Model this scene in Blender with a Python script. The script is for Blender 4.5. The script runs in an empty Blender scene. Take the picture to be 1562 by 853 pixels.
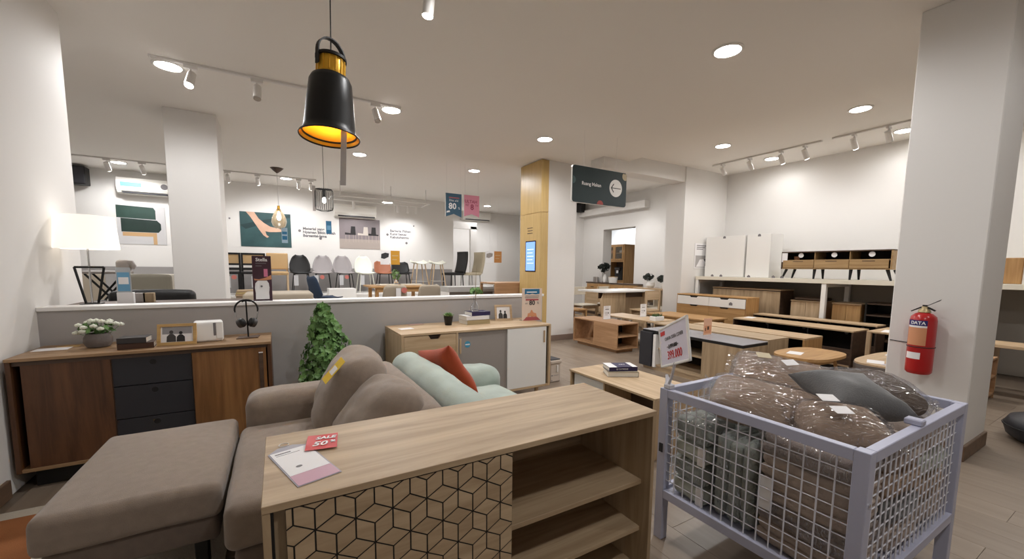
import bpy, bmesh, math, random
from mathutils import Vector, Matrix, noise
random.seed(7)
SC = bpy.context.scene
COL = SC.collection
PI = math.pi

# ------------------------------------------------------------------ camera
CAMH = 1.25
FPX, CXP, CYP = 614.0, 781.0, 469.3
_th, _ro, _ya = (math.radians(a) for a in (5.589, .629, 30.154))
FW = Vector((math.sin(_ya)*math.cos(_th), math.cos(_ya)*math.cos(_th), -math.sin(_th)))
RT = Vector((math.cos(_ya), -math.sin(_ya), 0))
UP = RT.cross(FW)
RT, UP = RT*math.cos(_ro)+UP*math.sin(_ro), UP*math.cos(_ro)-RT*math.sin(_ro)
cam_data = bpy.data.cameras.new('camera')
cam = bpy.data.objects.new('camera', cam_data)
COL.objects.link(cam)
m3 = Matrix((RT, UP, -FW)).transposed()
cam.matrix_world = Matrix.Translation((0, 0, CAMH)) @ m3.to_4x4()
cam_data.sensor_fit = 'HORIZONTAL'
cam_data.sensor_width = 36.0
cam_data.lens = FPX/1562*36
cam_data.shift_x = -(CXP-781)/1562
cam_data.shift_y = (CYP-426.5)/1562
cam_data.clip_start = .02
SC.camera = cam

# ------------------------------------------------------------------ world, exposure
world = bpy.data.worlds.new('world')
SC.world = world
world.use_nodes = True
world.node_tree.nodes['Background'].inputs[0].default_value = (1, .95, .88, 1)
world.node_tree.nodes['Background'].inputs[1].default_value = .1
SC.view_settings.view_transform = 'Standard'
SC.view_settings.look = 'None'
SC.view_settings.gamma = 1
SC.view_settings.use_curve_mapping = False
SC.view_settings.exposure = 1.66
DOWNLIGHT_W = 24.0
TRACK_W = 9.0
WARM = (.985, .985, 1.0)
CEIL = 3.03
CEIL2 = 3.13


def ray(u, v):
    return FW + RT*((u-CXP)/FPX) - UP*((v-CYP)/FPX)


def at(u, v, X=None, Y=None, Z=None):
    """place where the line of sight of a photo pixel meets a known wall, front or floor plane"""
    d = ray(u, v)
    if X is not None: t = X/d.x
    elif Y is not None: t = Y/d.y
    else: t = (Z-CAMH)/d.z
    return Vector((0, 0, CAMH)) + d*t


# ------------------------------------------------------------------ mesh builder
class MB:
    def __init__(s):
        s.v = []; s.f = []; s.smooth = False

    def add(s, vs, fs):
        n = len(s.v)
        s.v += [Vector(p) for p in vs]
        s.f += [tuple(i+n for i in f) for f in fs]
        return s

    def box(s, x0, x1, y0, y1, z0, z1, b=0.0):
        if x1 < x0: x0, x1 = x1, x0
        if y1 < y0: y0, y1 = y1, y0
        if z1 < z0: z0, z1 = z1, z0
        b = min(b, (x1-x0)*.45, (y1-y0)*.45, (z1-z0)*.45)
        if b <= 0:
            vs = [(x, y, z) for z in (z0, z1) for y in (y0, y1) for x in (x0, x1)]
            return s.add(vs, [(0, 2, 3, 1), (4, 5, 7, 6), (0, 1, 5, 4), (2, 6, 7, 3), (0, 4, 6, 2), (1, 3, 7, 5)])
        lo = (x0, y0, z0); hi = (x1, y1, z1); vs = []; idx = {}
        for c in range(8):
            sg = (c & 1, c >> 1 & 1, c >> 2 & 1)
            for a in range(3):
                p = []
                for k in range(3):
                    q = hi[k] if sg[k] else lo[k]
                    if k != a: q += -b if sg[k] else b
                    p.append(q)
                idx[c, a] = len(vs); vs.append(p)
        fs = []
        for a in range(3):
            o = [k for k in range(3) if k != a]
            for sd in (0, 1):
                cs = []
                for (i, j) in ((0, 0), (1, 0), (1, 1), (0, 1)):
                    c = (sd << a) | (i << o[0]) | (j << o[1]); cs.append(idx[c, a])
                fl = (sd == 1) ^ (a == 1)
                fs.append(tuple(cs if fl else cs[::-1]))
        ctr = Vector(((x0+x1)/2, (y0+y1)/2, (z0+z1)/2))

        def out(f):
            p = [Vector(vs[i]) for i in f]
            n = (p[1]-p[0]).cross(p[2]-p[0])
            return f if n.dot(sum(p, Vector())/len(p)-ctr) >= 0 else f[::-1]
        for a in range(3):
            o = [k for k in range(3) if k != a]
            for i in (0, 1):
                for j in (0, 1):
                    c0 = (i << o[0]) | (j << o[1]); c1 = c0 | (1 << a)
                    fs.append(out((idx[c0, o[0]], idx[c1, o[0]], idx[c1, o[1]], idx[c0, o[1]])))
        for c in range(8):
            fs.append(out((idx[c, 0], idx[c, 1], idx[c, 2])))
        return s.add(vs, fs)

    def cyl(s, p0, p1, r0, r1=None, n=14, caps=True):
        p0 = Vector(p0); p1 = Vector(p1); r1 = r0 if r1 is None else r1
        d = (p1-p0).normalized()
        a = d.orthogonal().normalized(); b = d.cross(a)
        vs = []
        for p, r in ((p0, r0), (p1, r1)):
            vs += [p+(a*math.cos(2*PI*i/n)+b*math.sin(2*PI*i/n))*r for i in range(n)]
        fs = [(i, (i+1) % n, n+(i+1) % n, n+i) for i in range(n)]
        if caps: fs += [tuple(range(n))[::-1], tuple(range(n, 2*n))]
        return s.add(vs, fs)

    def tube(s, pts, r, n=8, closed=False):
        pts = [Vector(p) for p in pts]; N = len(pts)
        rs = r if isinstance(r, (list, tuple)) else [r]*N
        t0 = (pts[1]-pts[0]).normalized(); a = t0.orthogonal().normalized()
        vs = []
        for i, p in enumerate(pts):
            if closed: t = pts[(i+1) % N]-pts[i-1]
            else: t = pts[min(i+1, N-1)]-pts[max(i-1, 0)]
            t.normalize()
            a = (a-t*a.dot(t)).normalized(); b = t.cross(a)
            vs += [p+(a*math.cos(2*PI*k/n)+b*math.sin(2*PI*k/n))*rs[i] for k in range(n)]
        fs = []
        for i in range(N if closed else N-1):
            j = (i+1) % N
            fs += [(i*n+k, i*n+(k+1) % n, j*n+(k+1) % n, j*n+k) for k in range(n)]
        if not closed: fs += [tuple(range(n))[::-1], tuple(range((N-1)*n, N*n))]
        return s.add(vs, fs)

    def lathe(s, prof, c=(0, 0, 0), n=28, ends=True):
        c = Vector(c); vs = []; fs = []; P = len(prof)
        for r, z in prof:
            vs += [c+Vector((r*math.cos(2*PI*i/n), r*math.sin(2*PI*i/n), z)) for i in range(n)]
        for k in range(P-1):
            fs += [(k*n+i, k*n+(i+1) % n, (k+1)*n+(i+1) % n, (k+1)*n+i) for i in range(n)]
        if ends: fs += [tuple(range(n))[::-1], tuple(range((P-1)*n, P*n))]
        return s.add(vs, fs)

    def prism(s, poly, h0, h1, axis='z'):
        """2D outline pushed along an axis: z -> (a,b,h), y -> (a,h,b), x -> (h,a,b)"""
        def mk(a, b, h): return {'z': (a, b, h), 'y': (a, h, b), 'x': (h, a, b)}[axis]
        n = len(poly)
        vs = [mk(a, b, h0) for a, b in poly]+[mk(a, b, h1) for a, b in poly]
        fs = [(i, (i+1) % n, n+(i+1) % n, n+i) for i in range(n)]+[tuple(range(n))[::-1], tuple(range(n, 2*n))]
        if axis == 'y': fs = [f[::-1] for f in fs]
        return s.add(vs, fs)

    def grid(s, fn, nu, nv):
        vs = [fn(i/nu, j/nv) for j in range(nv+1) for i in range(nu+1)]; w = nu+1
        return s.add(vs, [(j*w+i, j*w+i+1, (j+1)*w+i+1, (j+1)*w+i) for j in range(nv) for i in range(nu)])

    def soft(s, x0, x1, y0, y1, z0, z1, r=.05, puff=0.0, n=8, wr=0.0, sag=None):
        """upholstered block: rounded edges, bulging top, slight wrinkles"""
        lo = Vector((x0, y0, z0)); hi = Vector((x1, y1, z1)); c = (lo+hi)/2; h = (hi-lo)/2
        r = min(r, h.x*.98, h.y*.98, h.z*.98)

        def axis(k):
            e = [0, .15, .35, .6, .85, 1]
            a = [-h[k]+r*q for q in e]; inn = h[k]-r
            mid = [-inn+2*inn*i/n for i in range(1, n)] if inn > .01 else []
            return a+mid+[-q for q in a[::-1]]
        ax = [axis(k) for k in range(3)]; cache = {}

        def vert(p):
            key = tuple(round(q, 5) for q in p)
            if key in cache: return cache[key]
            p = Vector(p)
            q = Vector([max(-h[k]+r, min(h[k]-r, p[k])) for k in range(3)])
            d = p-q
            if d.length > 1e-9:
                m = max(abs(d.x), abs(d.y), abs(d.z)); p = q+d.normalized()*r
            if puff:
                u, v, w = p.x/h.x, p.y/h.y, p.z/h.z
                if p.z > 0: p.z += puff*(1-u*u)*(1-v*v)
                p.x += puff*.4*u*(1-w*w)*(1-v*v); p.y += puff*.4*v*(1-w*w)*(1-u*u)
            p = p+c
            if wr:
                p = p+Vector((1, 1, 1))*wr*noise.noise(p*6)+Vector((0, 0, 1))*wr*.6*noise.noise(p*15)
            cache[key] = len(s.v); s.v.append(p)
            return cache[key]
        for a in range(3):
            o = [k for k in range(3) if k != a]
            for sd in (-1, 1):
                for i in range(len(ax[o[0]])-1):
                    for j in range(len(ax[o[1]])-1):
                        q = []
                        for (di, dj) in ((0, 0), (1, 0), (1, 1), (0, 1)):
                            p = [0, 0, 0]; p[a] = sd*h[a]; p[o[0]] = ax[o[0]][i+di]; p[o[1]] = ax[o[1]][j+dj]
                            q.append(vert(p))
                        if (sd > 0) ^ (a == 1): s.f.append(tuple(q))
                        else: s.f.append(tuple(q[::-1]))
        s.smooth = True
        return s

    def pillow(s, hx, hy, hz, pinch=.12, n=14, wr=.008, seed=0):
        """stuffed square cushion lying flat, corners drawn out"""
        sv = Vector((seed*3.1, seed*1.7, seed*.9)); cache = {}
        for sg in (1, -1):
            for i in range(n):
                for j in range(n):
                    q = []
                    for di, dj in ((0, 0), (1, 0), (1, 1), (0, 1)):
                        a, b = i+di, j+dj
                        edge = a in (0, n) or b in (0, n)
                        key = (a, b, 0 if edge else sg)
                        if key not in cache:
                            u = math.sin((a/n-.5)*PI); v = math.sin((b/n-.5)*PI)
                            t = max(0., (1-u**4)*(1-v**4))**.55
                            px = hx*u*(1-pinch*(1-v*v)); py = hy*v*(1-pinch*(1-u*u))
                            p = Vector((px, py, sg*hz*t))
                            p.z += wr*noise.noise(p*9+sv)*(.4+t)+wr*.5*noise.noise(p*22+sv)*t
                            cache[key] = len(s.v); s.v.append(p)
                        q.append(cache[key])
                    s.f.append(tuple(q if sg > 0 else q[::-1]))
        s.smooth = True
        return s

    def move(s, m):
        s.v = [m @ p for p in s.v]
        return s

    def mesh(s, name):
        me = bpy.data.meshes.new(name)
        me.from_pydata(s.v, [], s.f)
        if s.smooth:
            me.polygons.foreach_set('use_smooth', [True]*len(me.polygons))
            me.set_sharp_from_angle(angle=.75)
        return me


def sm(): m = MB(); m.smooth = True; return m


def link(name, me, mat, parent=None, loc=(0, 0, 0), rot=(0, 0, 0)):
    o = bpy.data.objects.new(name, me)
    COL.objects.link(o)
    if mat is not None and me is not None:
        me.materials.clear(); me.materials.append(mat)
    o.location = loc; o.rotation_euler = rot
    if parent is not None: o.parent = parent
    return o


def part(name, m, mat, parent, label=None, loc=(0, 0, 0), rot=(0, 0, 0), stuff=False):
    o = link(name, m.mesh(name), mat, parent, loc, rot)
    if label: o['label'] = label
    if stuff: o['kind'] = 'stuff'
    return o


def tag(o, label, cat, group=None):
    o['label'] = label; o['category'] = cat
    if group: o['group'] = group
    return o


def thing(name, label, cat, loc=(0, 0, 0), rz=0.0, group=None):
    o = bpy.data.objects.new(name, None)
    o.empty_display_size = .1
    COL.objects.link(o)
    o.location = loc; o.rotation_euler = (0, 0, rz)
    return tag(o, label, cat, group)


def solo(name, m, mat, label, cat, loc=(0, 0, 0), rz=0.0, group=None, rot=None):
    o = link(name, m.mesh(name), mat, None, loc, rot or (0, 0, rz))
    return tag(o, label, cat, group)


def struct(name, m, mat, parent=None):
    o = link(name, m.mesh(name), mat, parent)
    if parent is None: o['kind'] = 'structure'
    return o


def kids(o): return [c for c in bpy.data.objects if c.parent == o]


def copy_tree(o, parent=None, label=None, loc=None, rz=None, group=None):
    c = o.copy(); COL.objects.link(c); c.parent = parent
    if label: c['label'] = label
    if group: c['group'] = group
    if loc is not None: c.location = loc
    if rz is not None: c.rotation_euler = (0, 0, rz)
    for k in kids(o): copy_tree(k, c)
    return c


# ------------------------------------------------------------------ materials
def lin(c):
    r = []
    for q in c[:3]:
        q /= 255
        r.append(q/12.92 if q <= .04045 else ((q+.055)/1.055)**2.4)
    return (*r, 1)


MATS = {}


def mat(name, c, rough=.55, metal=0, bump=0, bscale=60, var=0, vscale=4, coat=0, trans=0, emit=None, es=0, alpha=1, sheen=0, ior=1.45):
    if name in MATS: return MATS[name]
    m = bpy.data.materials.new(name); MATS[name] = m; m.use_nodes = True
    nt = m.node_tree; b = nt.nodes['Principled BSDF']; N = nt.nodes.new; L = nt.links.new
    b.inputs['Base Color'].default_value = lin(c); b.inputs['Roughness'].default_value = rough
    b.inputs['Metallic'].default_value = metal; b.inputs['IOR'].default_value = ior
    b.inputs['Coat Weight'].default_value = coat; b.inputs['Coat Roughness'].default_value = .12
    b.inputs['Transmission Weight'].default_value = trans; b.inputs['Alpha'].default_value = alpha
    b.inputs['Sheen Weight'].default_value = sheen
    if emit:
        b.inputs['Emission Color'].default_value = lin(emit); b.inputs['Emission Strength'].default_value = es
    if bump or var:
        tc = N('ShaderNodeTexCoord')
    if var:
        nz = N('ShaderNodeTexNoise'); nz.inputs['Scale'].default_value = vscale; nz.inputs['Detail'].default_value = 5
        L(tc.outputs['Object'], nz.inputs['Vector'])
        mp = N('ShaderNodeMapRange'); mp.inputs['To Min'].default_value = 1-var; mp.inputs['To Max'].default_value = 1+var
        mp.inputs['From Min'].default_value = .3; mp.inputs['From Max'].default_value = .7
        L(nz.outputs['Fac'], mp.inputs['Value'])
        mx = N('ShaderNodeVectorMath'); mx.operation = 'SCALE'; mx.inputs[0].default_value = lin(c)[:3]
        L(mp.outputs['Result'], mx.inputs['Scale']); L(mx.outputs['Vector'], b.inputs['Base Color'])
    if bump:
        n2 = N('ShaderNodeTexNoise'); n2.inputs['Scale'].default_value = bscale; n2.inputs['Detail'].default_value = 4
        L(tc.outputs['Object'], n2.inputs['Vector'])
        bp = N('ShaderNodeBump'); bp.inputs['Strength'].default_value = bump; bp.inputs['Distance'].default_value = .01
        L(n2.outputs['Fac'], bp.inputs['Height']); L(bp.outputs['Normal'], b.inputs['Normal'])
    return m


def wood(name, c1, c2, axis='x', rough=.5, scale=1.0, bump=.08, rnd=0.0):
    if name in MATS: return MATS[name]
    m = bpy.data.materials.new(name); MATS[name] = m; m.use_nodes = True
    nt = m.node_tree; b = nt.nodes['Principled BSDF']; N = nt.nodes.new; L = nt.links.new
    tc = N('ShaderNodeTexCoord'); mp = N('ShaderNodeMapping')
    s = [22*scale]*3; s['xyz'.index(axis)] = 1.6*scale
    mp.inputs['Scale'].default_value = s
    L(tc.outputs['Object'], mp.inputs['Vector'])
    oi = N('ShaderNodeObjectInfo')
    off = N('ShaderNodeVectorMath'); off.operation = 'SCALE'; off.inputs[0].default_value = (37, 53, 71)
    L(oi.outputs['Random'], off.inputs['Scale']); L(off.outputs['Vector'], mp.inputs['Location'])
    n1 = N('ShaderNodeTexNoise'); n1.inputs['Scale'].default_value = 1; n1.inputs['Detail'].default_value = 7
    n1.inputs['Roughness'].default_value = .62; n1.inputs['Distortion'].default_value = .6
    L(mp.outputs['Vector'], n1.inputs['Vector'])
    cr = N('ShaderNodeValToRGB'); cr.color_ramp.elements[0].position = .33; cr.color_ramp.elements[1].position = .66
    cr.color_ramp.elements[0].color = lin(c2); cr.color_ramp.elements[1].color = lin(c1)
    L(n1.outputs['Fac'], cr.inputs['Fac'])
    src = cr.outputs['Color']
    if rnd:
        mr = N('ShaderNodeMapRange'); mr.inputs['To Min'].default_value = 1-rnd; mr.inputs['To Max'].default_value = 1+rnd
        L(oi.outputs['Random'], mr.inputs['Value'])
        vm = N('ShaderNodeVectorMath'); vm.operation = 'SCALE'; L(src, vm.inputs[0]); L(mr.outputs['Result'], vm.inputs['Scale'])
        src = vm.outputs['Vector']
    L(src, b.inputs['Base Color'])
    b.inputs['Roughness'].default_value = rough
    bp = N('ShaderNodeBump'); bp.inputs['Strength'].default_value = bump; bp.inputs['Distance'].default_value = .004
    L(n1.outputs['Fac'], bp.inputs['Height']); L(bp.outputs['Normal'], b.inputs['Normal'])
    return m


def film(name, tint=(246, 247, 250), bump=1.0):
    """crinkled clear plastic film: clear, with sharp glossy creases"""
    if name in MATS: return MATS[name]
    m = bpy.data.materials.new(name); MATS[name] = m; m.use_nodes = True
    nt = m.node_tree; N = nt.nodes.new; L = nt.links.new
    nt.nodes.remove(nt.nodes['Principled BSDF'])
    out = nt.nodes['Material Output']
    tr = N('ShaderNodeBsdfTransparent'); tr.inputs[0].default_value = lin(tint)
    gl = N('ShaderNodeBsdfGlossy'); gl.inputs['Roughness'].default_value = .1; gl.inputs[0].default_value = (1, 1, 1, 1)
    tc = N('ShaderNodeTexCoord'); mp = N('ShaderNodeMapping'); mp.inputs['Scale'].default_value = (9, 30, 18); mp.inputs['Rotation'].default_value = (0, 0, .5)
    L(tc.outputs['Object'], mp.inputs['Vector'])
    nz = N('ShaderNodeTexNoise'); nz.inputs['Scale'].default_value = 1; nz.inputs['Detail'].default_value = 2; nz.inputs['Distortion'].default_value = 1.5
    L(mp.outputs['Vector'], nz.inputs['Vector'])
    ab = N('ShaderNodeMath'); ab.operation = 'SUBTRACT'; ab.inputs[1].default_value = .5; L(nz.outputs['Fac'], ab.inputs[0])
    ab2 = N('ShaderNodeMath'); ab2.operation = 'ABSOLUTE'; L(ab.outputs[0], ab2.inputs[0])
    bp = N('ShaderNodeBump'); bp.inputs['Strength'].default_value = bump; bp.inputs['Distance'].default_value = .085
    L(ab2.outputs[0], bp.inputs['Height']); L(bp.outputs['Normal'], gl.inputs['Normal'])
    fr = N('ShaderNodeFresnel'); fr.inputs['IOR'].default_value = 1.5; L(bp.outputs['Normal'], fr.inputs['Normal'])
    cl_ = N('ShaderNodeMath'); cl_.operation = 'MINIMUM'; cl_.inputs[1].default_value = .5; L(fr.outputs[0], cl_.inputs[0])
    mx = N('ShaderNodeMixShader'); L(cl_.outputs[0], mx.inputs[0]); L(tr.outputs[0], mx.inputs[1]); L(gl.outputs[0], mx.inputs[2])
    L(mx.outputs[0], out.inputs['Surface'])
    return m


def glow(name, c, s):
    if name in MATS: return MATS[name]
    m = bpy.data.materials.new(name); MATS[name] = m; m.use_nodes = True
    nt = m.node_tree; nt.nodes.remove(nt.nodes['Principled BSDF'])
    e = nt.nodes.new('ShaderNodeEmission'); e.inputs[0].default_value = (*c, 1); e.inputs[1].default_value = s
    nt.links.new(e.outputs[0], nt.nodes['Material Output'].inputs['Surface'])
    return m


WHITE = mat('white_wall', (228, 225, 221), .75, bump=.04, bscale=35)
CEILM = mat('ceiling_paint', (240, 236, 230), .85)
GREYP = mat('partition_grey', (176, 171, 168), .7)
CAPW = mat('cap_white', (244, 242, 240), .45)
PLINTH = mat('skirting_taupe', (133, 115, 104), .5)
SKIRTB = wood('skirting_brown', (120, 96, 76), (100, 78, 62), 'y')
PLANK = wood('plank_floor', (146, 131, 115), (130, 115, 100), 'y', .36, .6, .03, .05)
FLOORB = wood('floor_base', (136, 121, 106), (118, 104, 90), 'y', .42, .6)
OAKX = wood('light_oak', (206, 180, 146), (180, 151, 116), 'x')
OAKY = wood('light_oak_y', (206, 180, 146), (180, 151, 116), 'y')
OAKZ = wood('light_oak_upright', (206, 180, 146), (180, 151, 116), 'z')
SONX = wood('sonoma_oak', (196, 172, 140), (158, 133, 103), 'x', .5, .8)
SONZ = wood('sonoma_oak_upright', (190, 166, 134), (154, 130, 100), 'z', .5, .8)
WARMX = wood('honey_oak', (193, 152, 100), (165, 122, 74), 'x')
WARMZ = wood('honey_oak_upright', (193, 152, 100), (165, 122, 74), 'z')
MOKX = wood('brown_oak', (186, 146, 108), (160, 121, 85), 'x')
WALZ = wood('walnut_upright_shaded', (112, 74, 46), (72, 45, 27), 'z', .42, .8)  # shade on the sideboard's upright faces is mixed into this darker walnut
WALX = wood('walnut', (166, 134, 98), (136, 104, 72), 'x', .42)
DKWX = wood('dark_wood', (92, 70, 54), (62, 46, 36), 'x')
PANELZ = wood('ash_cladding', (206, 176, 118), (190, 158, 100), 'z', .38, .7)
BLACK = mat('black_matte', (22, 21, 21), .5)
BLACKM = mat('black_metal', (20, 20, 20), .35, .3)
CHAR = mat('charcoal', (47, 47, 52), .5)
LACQ = mat('white_lacquer', (240, 238, 234), .35)
LACG = mat('grey_lacquer', (158, 150, 144), .45)
PAPER = mat('paper_white', (240, 238, 238), .6)
INK = mat('ink_black', (35, 32, 34), .6)
INKG = mat('ink_grey', (120, 116, 118), .6)
RED = mat('print_red', (200, 36, 40), .4)
BLUE = mat('print_blue', (45, 112, 150), .45)
SKYB = mat('print_sky', (110, 165, 200), .45)
PINK = mat('print_pink', (222, 130, 160), .45)
YEL = mat('print_yellow', (232, 196, 40), .5)
MUST = mat('print_mustard', (205, 150, 50), .5)
ORNG = mat('print_orange', (214, 150, 110), .5)
METW = mat('track_white', (225, 222, 218), .4)
CHROME = mat('chrome', (200, 200, 200), .2, 1)
GLASS = mat('clear_glass', (250, 252, 255), .02, trans=1)
LENS = glow('lamp_lens', (1, .97, .92), 14)
LENSO = glow('spot_lens', (1, .97, .92), 9)


def text(name, s, size, m, parent, loc, rot=(PI/2, 0, 0), align='CENTER', shear=0, bold=0.0, ext=.0006):
    cu = bpy.data.curves.new(name, 'FONT')
    cu.body = s; cu.size = size; cu.align_x = align; cu.align_y = 'CENTER'; cu.extrude = ext
    cu.resolution_u = 2; cu.shear = shear; cu.offset = bold; cu.space_line = .95
    o = bpy.data.objects.new(name, cu); COL.objects.link(o)
    bpy.context.view_layer.update()
    me = bpy.data.meshes.new_from_object(o.evaluated_get(bpy.context.evaluated_depsgraph_get()))
    bpy.data.objects.remove(o); bpy.data.curves.remove(cu)
    return link(name, me, m, parent, loc, rot)


def card(name, pts, m, parent, y=0.0, th=.001, axis='y', label=None):
    """flat printed patch standing in the local x-z plane, thin, facing -y"""
    return part(name, MB().prism(pts, y-th, y, axis), m, parent, label)


def rect(x0, x1, z0, z1): return [(x0, z0), (x1, z0), (x1, z1), (x0, z1)]


def ell(cx, cz, rx, rz, n=16, a0=0): return [(cx+rx*math.cos(a0+2*PI*i/n), cz+rz*math.sin(a0+2*PI*i/n)) for i in range(n)]

# ------------------------------------------------------------------ the setting
floor = struct('floor', MB().box(-4.6, 11, -3.2, 13.2, -.12, -.012), FLOORB)
_pm = [MB().box(-.0945, .0945, -.5995, .5995, -.012, 0, .0008).mesh('plank') for _ in range(2)]
for q in _pm: q.materials.append(PLANK)
for i in range(-6, 37):
    off = random.choice((0, .4, .8))
    for j in range(-1, 6):
        y = j*1.2+off+.2
        if y > 6.6: continue
        link('plank', _pm[(i+j) % 2], None, floor, (i*.19, y, 0))

struct('ceiling', MB().box(-4.6, 5.1, -3.2, 13.2, CEIL, CEIL+.3), CEILM)
struct('ceiling_raised', MB().box(5.1, 11, -3.2, 13.2, CEIL2, CEIL2+.25), CEILM)
struct('ceiling_beam', MB().box(4.54, 6.53, 4.97, 5.27, 2.86, CEIL2), WHITE)
struct('wall_back', MB().box(-4.6, 4.25, 10.6, 10.8, 0, CEIL), WHITE)
struct('wall_alcove', MB().box(4.25, 7.6, 12.6, 12.8, 0, CEIL2), WHITE)
struct('wall_alcove_side', MB().box(4.1, 4.25, 10.8, 12.6, 0, CEIL), WHITE)
struct('wall_left', MB().box(-4.6, -1.29, -3.2, 4.3, 0, CEIL), WHITE)
struct('wall_far_left', MB().box(-4.8, -4.6, 4.3, 10.8, 0, CEIL), WHITE)
struct('wall_behind', MB().box(-1.29, 7.8, -3.4, -3.2, 0, CEIL2), WHITE)
struct('wall_right', MB().box(7.8, 8.0, -3.2, 4.95, 0, CEIL2), WHITE)
struct('wall_pier', MB().box(6.53, 8.0, 4.95, 5.35, 0, CEIL2), WHITE)
# dining room wall with its doorway
DX = 7.6
oy0, oy1, oz = 7.12, 8.24, 2.30
w = MB()
w.box(DX, DX+.3, 5.35, oy0, 0, CEIL2); w.box(DX, DX+.3, oy1, 9.05, 0, CEIL2); w.box(DX, DX+.3, oy0, oy1, oz, CEIL2)
struct('wall_dining', w, WHITE)
struct('wall_dining_end', MB().box(6.3, DX, 9.05, 9.25, 0, CEIL2), WHITE)
struct('trim_1', MB().box(7.42, DX, 6.7, 9.05, 2.70, 2.86), WHITE)
struct('wall_beyond', MB().box(10.3, 10.5, 5, 13, 0, CEIL2), mat('wall_cool', (226, 232, 236), .8))
struct('wall_beyond_end', MB().box(DX, 10.5, 11.5, 11.7, 0, CEIL2), WHITE)
# columns
PX0, PX1, PY0, PY1 = 3.93, 4.54, 5.62, 6.26
col = struct('wall_column_middle', MB().box(PX0, PX1, PY0, PY1, 0, CEIL, .004), WHITE)
struct('baseboard_column_middle', MB().box(PX0-.012, PX1+.012, PY0-.012, PY1+.012, 0, .10, .003), PLINTH)
struct('wall_column_back', MB().box(-1.06, -.565, 6.1, 6.6, 0, CEIL, .004), WHITE)
struct('wall_column_right', MB().box(3.9, 4.41, .72, 1.15, 0, CEIL, .006), WHITE)
struct('baseboard_column_right', MB().box(3.885, 4.425, .705, 1.165, 0, .105, .004), SKIRTB)
struct('baseboard_left', MB().box(-1.29, -1.272, -3.2, 3.1, 0, .10, .003), SKIRTB)
# recess post seen in the alcove
a = at(718, 335, Y=11.4); b = at(727, 335, Y=11.4)
struct('wall_post', MB().box(a.x, b.x, 11.4, 11.5, 0, 2.5), WHITE)
struct('trim_2', MB().box(4.25, b.x, 11.4, 11.5, 2.42, 2.62), WHITE)
# low partition with a white cap
PW = 3.585
struct('wall_partition', MB().box(-1.29, 2.46, PW, PW+.11, 0, .952), GREYP)
struct('trim_partition_cap', MB().box(-1.29, 2.475, PW-.012, PW+.15, .952, .978, .003), CAPW)

# ------------------------------------------------------------------ ceiling lamps


def spot(parent, loc, direction, power, size, blend=.6, radius=.05, name='lamp_light'):
    l = bpy.data.lights.new(name, 'SPOT'); l.energy = power; l.color = WARM
    l.spot_size = size; l.spot_blend = blend; l.shadow_soft_size = radius
    o = bpy.data.objects.new(name, l); COL.objects.link(o); o.parent = parent
    o.location = loc
    o.rotation_euler = Vector(direction).to_track_quat('-Z', 'Y').to_euler()
    return o


def downlight(x, y, z, label, group, power=1.0):
    t = thing('downlight', label, 'ceiling light', (x, y, z), 0, group)
    part('rim', sm().lathe([(.098, -.001), (.118, -.001), (.12, -.006), (.1, -.012), (.096, -.008)], n=28, ends=False), METW, t)
    part('diffuser', sm().lathe([(.0, -.006), (.098, -.006), (.098, -.001), (0, -.001)], n=28, ends=False), LENS, t)
    spot(t, (0, 0, -.03), (0, 0, -1), DOWNLIGHT_W*power, math.radians(172), .5, .08)


g = 'round recessed downlights in the main ceiling'
for (x, y, lab, pw) in ((-.78, 4.86, 'glowing round downlight at the track end beside the back column', 1), (1.19, 4.83, 'glowing round downlight at the track end behind the bell pendant', 1),
                        (3.26, 4.76, 'glowing round downlight in front of the wood clad column', .9), (1.2, 6.95, 'glowing round downlight between the bell pendant and the chair poster', 1),
                        (3.2, 6.95, 'glowing round downlight above the blue and pink pennants', 1), (3.23, 2.12, 'glowing round downlight over the floor between the oak counter and the right column', 1),
                        (-2.35, 9.8, 'glowing round downlight above the labelled air conditioner', 1), (.22, 9.65, 'glowing round downlight above the hand poster and glass pendant', 1),
                        (1.19, 2.15, 'glowing round downlight added directly above the sofas', .5), (1.19, -.4, 'glowing round downlight added above the walkway in front of the oak counter', .8),  # both out of view on the grid, added to light partition, counter and bin
                        (3.23, -.4, 'glowing round downlight above the walkway beside the right column', .35), (-2.4, 7.0, 'glowing round downlight over the seating display behind the left wall', 1)):
    downlight(x, y, CEIL, lab, g, pw)
for (x, y, lab, pw) in ((5.9, 2.19, 'glowing round downlight in the raised ceiling over the oval table', .8), (5.9, 3.86, 'glowing round downlight in the raised ceiling over the low tables', .8),
                        (7.28, 2.2, 'glowing round downlight in the raised ceiling above the media console', .2), (7.25, 3.85, 'glowing round downlight in the raised ceiling above the white wall cabinets', .2),
                        (5.9, .5, 'glowing round downlight in the raised ceiling beyond the right column', .4), (7.28, .5, 'glowing round downlight in the raised ceiling above the far shelf end', .4),
                        (6.2, 6.6, 'glowing round downlight in the raised ceiling over the long dining table', .6), (6.2, 8.2, 'glowing round downlight in the raised ceiling by the buffet', .6),
                        (9.2, 9.6, 'glowing round downlight added in the room beyond the doorway', 3), (5.6, 11.2, 'glowing round downlight added in the alcove behind the wood clad column', 1.6)):  # both lamps added to brighten the doorway view and the alcove
    downlight(x, y, CEIL2, lab, 'downlights in the raised ceiling', pw)


def track(p0, p1, z, label):
    p0 = Vector((*p0, z)); p1 = Vector((*p1, z)); d = p1-p0
    t = thing('ceiling_track', label, 'light track', p0, math.atan2(d.y, d.x))
    part('rail', MB().box(0, d.length, -.017, .017, -.022, 0, .003), METW, t)
    part('end_cap', MB().box(-.012, 0, -.019, .019, -.024, 0, .003), METW, t)
    part('end_cap', MB().box(d.length, d.length+.012, -.019, .019, -.024, 0, .003), METW, t)
    return t


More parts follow.
